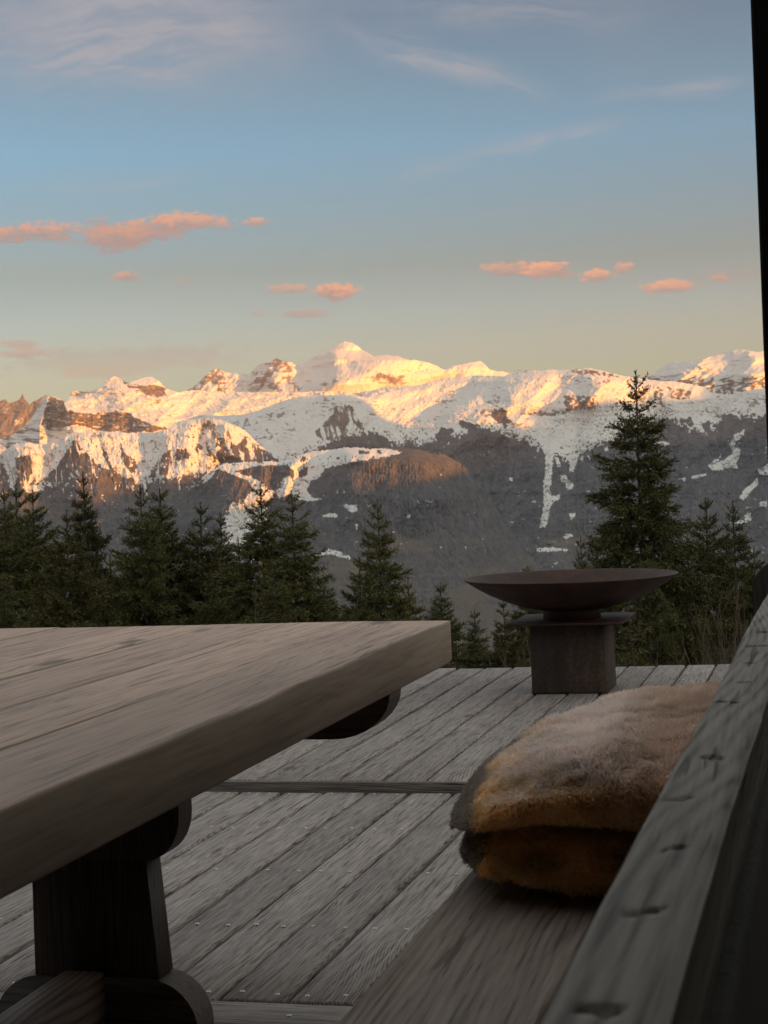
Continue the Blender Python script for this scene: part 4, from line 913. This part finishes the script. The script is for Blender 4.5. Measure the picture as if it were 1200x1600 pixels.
# ------------------------------------------------------------------ spruces
def spruce_mesh(seed, H=12.0, ratio=.30, dens=1.0, droop=.5, gap=.27):
    g = np.random.default_rng(seed); tv = []; rn = []; bt = []
    N = 0
    tw_p, tw_d, tw_l = [], [], []                    # twig start, direction, length
    z = H-.35; branches = []
    lead = .45
    # leader twigs
    while z > 1.2:
        t = H-z; nb = int(g.integers(5, 8)) if t > 1.2 else int(g.integers(4, 6)); a0 = g.random()*6.28
        for k in range(nb):
            L = (ratio*t**.93+.10)*g.uniform(.58, 1.2)*(1.0 if t < H*.72 else 1-.35*(t-H*.72)/(H*.28))
            branches.append((z+g.uniform(-.06, .06), a0+k*6.28/nb+g.uniform(-.28, .28), L, t))
        if t > .9:
            for k in range(int(g.integers(3, 7))):
                branches.append((z-g.uniform(.08, gap), g.random()*6.28, (ratio*t**.93+.1)*g.uniform(.35, .85), t))
        z -= gap*g.uniform(.8, 1.2)*(1 if t < 8 else 1.35)
    for (bz, az, L, t) in branches:
        elev = np.interp(t, [0, .8, 2.2, 4.5, 9], [.95, .62, .30, .02, -.20])+g.normal(0, .09)
        n = max(4, int(L/.085)); s = np.linspace(0, 1, n+1)
        ca, sa = math.cos(az), math.sin(az)
        # curved axis: leaves at elev, sags, tip turns up
        e = elev-droop*.75*np.sin(s*math.pi*.9)*min(1, t/3)+.42*s**2.2
        ds = L/n; rx = np.concatenate([[0], np.cumsum(np.cos(e[:-1])*ds)]); rz = np.concatenate([[0], np.cumsum(np.sin(e[:-1])*ds)])
        side = g.normal(0, .05)*L*s**1.5
        bx = rx*ca-side*sa; by = rx*sa+side*ca; P = np.stack([bx, by, bz+rz], -1)
        # wood of the branch: thin 3-sided strip
        bt.append((P, .006+.010*L))
        tang = np.gradient(P, axis=0); tang /= np.linalg.norm(tang, axis=1, keepdims=True)
        sd = np.array([-sa, ca, 0])
        m = max(4, int(L/.034*dens)); ss = np.clip(g.uniform(.10 if t < 4 else .22, 1, m)**.8, 0, 1); ii = np.minimum((ss*n).astype(int), n)
        base = P[ii]; tt = tang[ii]; sgn = np.where(g.random(m) < .5, -1, 1)[:, None]
        hang = np.interp(t, [0, 1.5, 5], [.0, .25, .75])
        d = tt*g.uniform(.55, 1.0, (m, 1))+sd[None]*sgn*g.uniform(.35, .95, (m, 1))+np.array([0, 0, 1])*(g.normal(.06, .22, (m, 1))-hang*g.random((m, 1)))
        d /= np.linalg.norm(d, axis=1, keepdims=True)
        l = (1-ss)**.6*L*.42*g.uniform(.5, 1.1, m)+.10*g.uniform(.7, 1.3, m); l = np.minimum(l, .55)
        tw_p.append(base); tw_d.append(d); tw_l.append(l)
        # side shoots of the longer twigs
        big = l > .22
        if big.any():
            for rep in range(3):
                b2 = base[big]+d[big]*(l[big]*g.uniform(.3, .85, big.sum()))[:, None]
                dd = d[big]+g.normal(0, .55, (big.sum(), 3))+np.array([0, 0, -.25*hang]); dd /= np.linalg.norm(dd, axis=1, keepdims=True)
                tw_p.append(b2); tw_d.append(dd); tw_l.append(g.uniform(.08, .19, big.sum()))
        # needles along the outer axis itself
        tw_p.append(P[n-2:n]); tw_d.append(tang[n-2:n]); tw_l.append(np.full(2, .13)*g.uniform(.8, 1.2))
        k0 = n//3
        if n-2 > k0: tw_p.append(P[k0:n-2]); tw_d.append(tang[k0:n-2]); tw_l.append(np.full(n-2-k0, .10))
    zz = np.arange(H-1.0, H-.02, .045); tw_p.append(np.stack([0*zz, 0*zz, zz], -1)); tw_d.append(np.tile([0, 0, 1.], (len(zz), 1))); tw_l.append(np.full(len(zz), .085))
    p = np.concatenate(tw_p); d = np.concatenate(tw_d); l = np.concatenate(tw_l); n = len(p)
    d = d/np.linalg.norm(d, axis=1, keepdims=True)
    # each twig: flat needle spray made of a tapering strip plus bristling needle clusters
    r = g.normal(0, 1, (n, 3)); s1 = np.cross(d, r); s1 /= np.linalg.norm(s1, axis=1, keepdims=True)
    nn = np.clip((l/.027).astype(int), 4, 13)
    tid = np.repeat(np.arange(n), nn); K = len(tid)
    pos = g.random(K); c = p[tid]+d[tid]*(l[tid]*pos)[:, None]
    rr = g.normal(0, 1, (K, 3)); perp = np.cross(d[tid], rr); perp /= np.linalg.norm(perp, axis=1, keepdims=True)
    nd = d[tid]*.75+perp*.75; nd /= np.linalg.norm(nd, axis=1, keepdims=True)
    ln = g.uniform(.04, .07, K)[:, None]; wv = np.cross(nd, g.normal(0, 1, (K, 3))); wv /= np.linalg.norm(wv, axis=1, keepdims=True); wv *= g.uniform(.010, .017, K)[:, None]
    V1 = np.stack([c-wv, c+wv, c+nd*ln], 1).reshape(-1, 3)
    F1 = np.arange(K*3).reshape(-1, 3)
    core = np.stack([p-s1*.006, p+s1*.006, p+d*l[:, None]*1.08], 1).reshape(-1, 3)
    F2 = np.arange(n*3).reshape(-1, 3)+K*3
    shade = g.random(n)*.55; rnv = np.concatenate([np.repeat(np.clip(shade[tid]+g.random(K)*.45, 0, 1), 3), np.repeat(shade*.4, 3)])
    return np.concatenate([V1, core]), np.concatenate([F1, F2]), rnv, bt
def wood_mesh(bt, H):
    V = []; F = []; N = 0
    def tube(P, r0, r1, q):
        nonlocal N
        n = len(P); a = np.arange(q)*2*math.pi/q; t = np.gradient(P, axis=0); t /= np.linalg.norm(t, axis=1, keepdims=True)
        ref = np.array([0, 0, 1.]) if abs(t[0, 2]) < .9 else np.array([1., 0, 0]); u = np.cross(t, ref); u /= np.linalg.norm(u, axis=1, keepdims=True); w = np.cross(t, u)
        r = np.linspace(r0, r1, n)[:, None, None]
        V.append((P[:, None]+r*(np.cos(a)[None, :, None]*u[:, None]+np.sin(a)[None, :, None]*w[:, None])).reshape(-1, 3))
        idx = np.arange(n*q).reshape(n, q)+N; nx = np.roll(idx, -1, 1); F.append(np.stack([idx[:-1], nx[:-1], nx[1:], idx[1:]], -1).reshape(-1, 4)); N += n*q
    z = np.linspace(-.6, H, 26); tube(np.stack([.02*np.sin(z*1.3), .02*np.cos(z*1.1), z], -1), .02+.0125*H, .006, 8)
    for P, r in bt: tube(P[::2] if len(P) > 5 else P, r*.55, .003, 3)
    return np.concatenate(V), np.concatenate(F)
VARS = []
for i, (sd, ratio, dn, dr) in enumerate([(3, .41, 1.25, .5), (14, .38, 1.35, .6), (25, .42, 1.25, .4), (36, .40, 1.15, .7)]):
    V, F, rnv, bt = spruce_mesh(sd, 12.0, ratio, dn, dr)
    Vw, Fw_ = wood_mesh(bt, 12.0)
    c = np_mesh('crown', V, F, M_needle2 if i == 2 else M_needle, None, False, {'rnd': rnv})
    w = np_mesh('trunk', Vw, Fw_, M_bark, None, True)
    VARS.append((c, w))
used = set()
TREES = [  # x, y of the tip in the photograph, distance, breadth, variant, label
 (5, 763, 49, 1.0, 0, 'dark spruce at the left edge of the picture, its tip cut by the frame'),
 (25, 757, 52, 1.0, 2, 'spruce second from the left edge, close against its taller left group'),
 (50, 765, 47, 1.05, 0, 'broad spruce third from the left edge with a wide right flank'),
 (9, 905, 30, 1.0, 3, 'small low spruce in the bottom left corner above the tabletop'),
 (104, 797, 43, 1.0, 2, 'short olive green spruce in front of the tall narrow left spruce'),
 (129, 739, 50, .85, 1, 'tall narrow spruce standing highest in the left half'),
 (172, 868, 62, 1.1, 2, 'low spruce filling the gap right of the tall narrow left spruce'),
 (219, 757, 47, .95, 3, 'thin topped spruce left of its close twin in the left centre'),
 (249, 763, 49, 1.0, 0, 'full spruce that is the right one of the close pair in the left centre'),
 (313, 785, 48, .95, 2, 'olive spruce standing alone between the left pair and the dark centre tree'),
 (344, 803, 52, .9, 1, 'slim spruce touching the right side of the olive spruce'),
 (407, 756, 45, 1.05, 1, 'darkest dense spruce in front of the snowy piste'),
 (456, 766, 44, 1.0, 3, 'spruce with a long bare spire right of the darkest spruce'),
 (589, 779, 42, .85, 3, 'open spruce with a long spire above the table end'),
 (562, 872, 46, .9, 0, 'small spruce leaning on the left side of the open spired spruce'),
 (637, 905, 44, .95, 2, 'low spruce on the right side of the open spired spruce'),
 (688, 910, 62, .9, 0, 'little spruce standing alone right behind the table corner'),
 (741, 952, 55, 1.0, 1, 'small dark conical spruce between the table and the fire bowl'),
 (786, 935, 50, .9, 2, 'yellowish small spruce half hidden behind the fire bowl plate'),
 (825, 884, 62, .85, 0, 'spruce whose tip just shows above the left rim of the fire bowl'),
 (993, 580, 33, 1.0, 3, 'tallest spruce, standing behind the fire bowl'),
 (907, 838, 37, .6, 1, 'thin young spruce tip left of the tallest spruce above the bowl'),
 (925, 832, 38, .5, 3, 'thin young spruce tip touching the left boughs of the tallest spruce'),
 (1102, 777, 37, .9, 0, 'spruce just right of the tallest spruce'),
 (1145, 783, 42, .8, 3, 'slender spruce second from the right edge'),
 (1178, 854, 36, .9, 1, 'low spruce at the right edge above the bench rail'),
 (1058, 860, 35, 1.0, 1, 'dark spruce filling the space under the right boughs of the tallest spruce'),
 (288, 858, 60, 1.1, 0, 'low dark spruce between the close pair and the olive spruce'),
 (372, 842, 60, 1.1, 1, 'low dark spruce behind the left side of the darkest spruce'),
 (505, 895, 52, 1.0, 0, 'low spruce at the right foot of the centre group'),
 (72, 842, 74, 1.1, 2, 'distant spruce glimpsed between the leftmost group and the short olive one'),
 (190, 858, 72, 1.0, 2, 'distant spruce glimpsed right of the tall narrow left spruce'),
 (148, 880, 45, 1.0, 1, 'low dark spruce at the foot of the tall narrow left spruce'),
 (425, 870, 42, 1.0, 3, 'low spruce between the darkest spruce and its spired neighbour'),
 (1010, 850, 30, .8, 0, 'low front spruce at the foot of the tallest spruce'),
 (330, 890, 44, 1.1, 3, 'low spruce at the foot of the olive spruce'),
]
def place_trees():
    for i, (x, y, D, wd, v, lab) in enumerate(TREES):
        d = Fw+(x-600)/FP*cr+(800-y)/FP*cu; d = d/math.hypot(d[0], d[1]); top = np.array([0, 0, EYE])+d*D
        zb = float(hill_z(top[0], top[1]))-.1; H = top[2]-zb; s = H/12.0
        if v in used:
            c = VARS[v][0].copy(); w = VARS[v][1].copy(); COL.objects.link(c); COL.objects.link(w)
        else: c, w = VARS[v]; used.add(v)
        t = empty('spruce_tree', (top[0], top[1], zb), (i*2.399) % 6.283); wd = wd*(.93+.2*((i*.618) % 1)); t.scale = (s*wd*(1 if H < 13 else 13/H*1.05), s*wd*(1 if H < 13 else 13/H*1.05), s)
        tag(t, lab, 'spruce', 'spruces on the slope beyond the terrace'); c.parent = t; w.parent = t
place_trees()

def stick_plants():
    # bare young pole and saplings near the deck edge
    def ray_at(x, y, D):
        d = Fw+(x-600)/FP*cr+(800-y)/FP*cu; d = d/math.hypot(d[0], d[1]); return np.array([0, 0, EYE])+d*D
    def twiggy(name, x, y, D, H, label, cat, spread, n, mats, seed, needle=False, group=None):
        g = np.random.default_rng(seed); top = ray_at(x, y, D); zb = top[2]-H
        t = empty(name, (top[0], top[1], zb)); V = []; F = []; N = 0; tips = []
        def tube(P, r0, r1):
            nonlocal N
            q = 4; n_ = len(P); a = np.arange(q)*math.pi/2; tt = np.gradient(P, axis=0); tt /= np.linalg.norm(tt, axis=1, keepdims=True)
            u = np.cross(tt, [.3, .8, .2]); u /= np.linalg.norm(u, axis=1, keepdims=True); w = np.cross(tt, u); r = np.linspace(r0, r1, n_)[:, None, None]
            V.append((P[:, None]+r*(np.cos(a)[None, :, None]*u[:, None]+np.sin(a)[None, :, None]*w[:, None])).reshape(-1, 3))
            idx = np.arange(n_*q).reshape(n_, q)+N; nx = np.roll(idx, -1, 1); F.append(np.stack([idx[:-1], nx[:-1], nx[1:], idx[1:]], -1).reshape(-1, 4)); N += n_*q
        if spread is None:       # single stem with short side branches
            z = np.linspace(0, H, 14); tube(np.stack([.02*np.sin(z*3), .02*np.cos(z*2), z], -1), .022, .004)
            for k in range(n):
                zz = H*(.25+.72*k/n); a = g.random()*6.28; L = (H-zz)*.32+.08; s = np.linspace(0, 1, 5)
                P = np.stack([L*s*math.cos(a), L*s*math.sin(a), zz+L*.35*s**1.6], -1); tube(P, .006, .002)
                for q in np.linspace(.15, 1, max(3, int(L/.03))): tips.append((P[0]+(P[-1]-P[0])*q, (P[-1]-P[0])/L))
            for q in np.linspace(H-.35, H, 10): tips.append((np.array([0, 0, q]), np.array([0, 0, 1.])))
        else:
            for k in range(n):
                a = g.random()*6.28; r = spread*g.random()**.7; h = H*g.uniform(.55, 1); s = np.linspace(0, 1, 7)
                P = np.stack([r*s**.8*math.cos(a)+.03*g.normal(0, 1, 7)*s, r*s**.8*math.sin(a)+.03*g.normal(0, 1, 7)*s, h*s], -1); tube(P, .009, .002)
                for m_ in range(5):
                    i0 = g.integers(2, 6); a2 = a+g.normal(0, 1); L = g.uniform(.12, .35)
                    tube(np.stack([P[i0]+np.array([math.cos(a2)*L*.5*q, math.sin(a2)*L*.5*q, L*q]) for q in (0, .5, 1)]), .004, .0015)
        np_mesh('stem', np.concatenate(V), np.concatenate(F), M_twig, t)
        if needle:
            P = np.array([p for p, _ in tips]); Dd = np.array([q for _, q in tips]); k = 12; P = np.repeat(P, k, 0); Dd = np.repeat(Dd, k, 0); n_ = len(P)
            P = P+g.normal(0, .008, (n_, 3)); pr = np.cross(Dd, g.normal(0, 1, (n_, 3))); pr /= np.linalg.norm(pr, axis=1, keepdims=True); nd = Dd*.6+pr*.8
            wv = np.cross(nd, g.normal(0, 1, (n_, 3))); wv /= np.linalg.norm(wv, axis=1, keepdims=True)
            VV = np.stack([P-wv*.004, P+wv*.004, P+nd*.04], 1).reshape(-1, 3)
            np_mesh('foliage', VV, np.arange(n_*3).reshape(-1, 3), M_needle2, t, False, {'rnd': np.repeat(g.random(n_), 3)})
        tag(t, label, cat, group)
    twiggy('spruce_sapling', 986, 966, 13, 1.25, 'young spruce sapling just beyond the deck right of the pedestal', 'sapling', None, 26, None, 5, True)
    twiggy('dead_sapling', 397, 896, 22, 2.6, 'bare dead pole with stub twigs before the dark centre spruces', 'dead sapling', None, 22, None, 6)
    twiggy('bare_shrub', 1150, 880, 15, 2.3, 'leafless thicket of thin reddish stems beyond the bench rail', 'shrub', .5, 30, None, 7, False)
    twiggy('bare_shrub', 1112, 925, 17, 2.2, 'smaller leafless shrub just left of the reddish thicket', 'shrub', .45, 22, None, 8, False)
    twiggy('bare_shrub', 818, 965, 20, 2.2, 'leafless birch like shrub beside the left of the fire bowl pedestal', 'shrub', .6, 22, None, 9, False)
    twiggy('bare_shrub', 1075, 1000, 11, 1.3, 'low bare twigs at the edge of the deck right of the sapling', 'shrub', .5, 20, None, 10, False)
stick_plants()

# ------------------------------------------------------------------ haze
def haze():
    m = bpy.data.materials.new('valley_haze'); m.use_nodes = True; T = NT(m.node_tree); T.n.clear()
    o = T.new('ShaderNodeOutputMaterial'); v = T.new('ShaderNodeVolumePrincipled'); T.l.new(v.outputs[0], o.inputs['Volume'])
    v.inputs['Color'].default_value = (.90, .88, .97, 1); v.inputs['Density'].default_value = HAZE_D; v.inputs['Anisotropy'].default_value = .1
    x0, x1, y0, y1, z0, z1 = -38000, 38000, -12000, 36000, -803, 2700
    V = [(x, y, z) for z in (z0, z1) for y in (y0, y1) for x in (x0, x1)]
    F = [(0, 2, 3, 1), (4, 5, 7, 6), (0, 1, 5, 4), (2, 6, 7, 3), (0, 4, 6, 2), (1, 3, 7, 5)]
    tag(np_mesh('haze', V, np.array(F), m), 'thin bluish evening haze over the valley', None, None, 'stuff')
HAZE_D = 1.3e-5
haze()
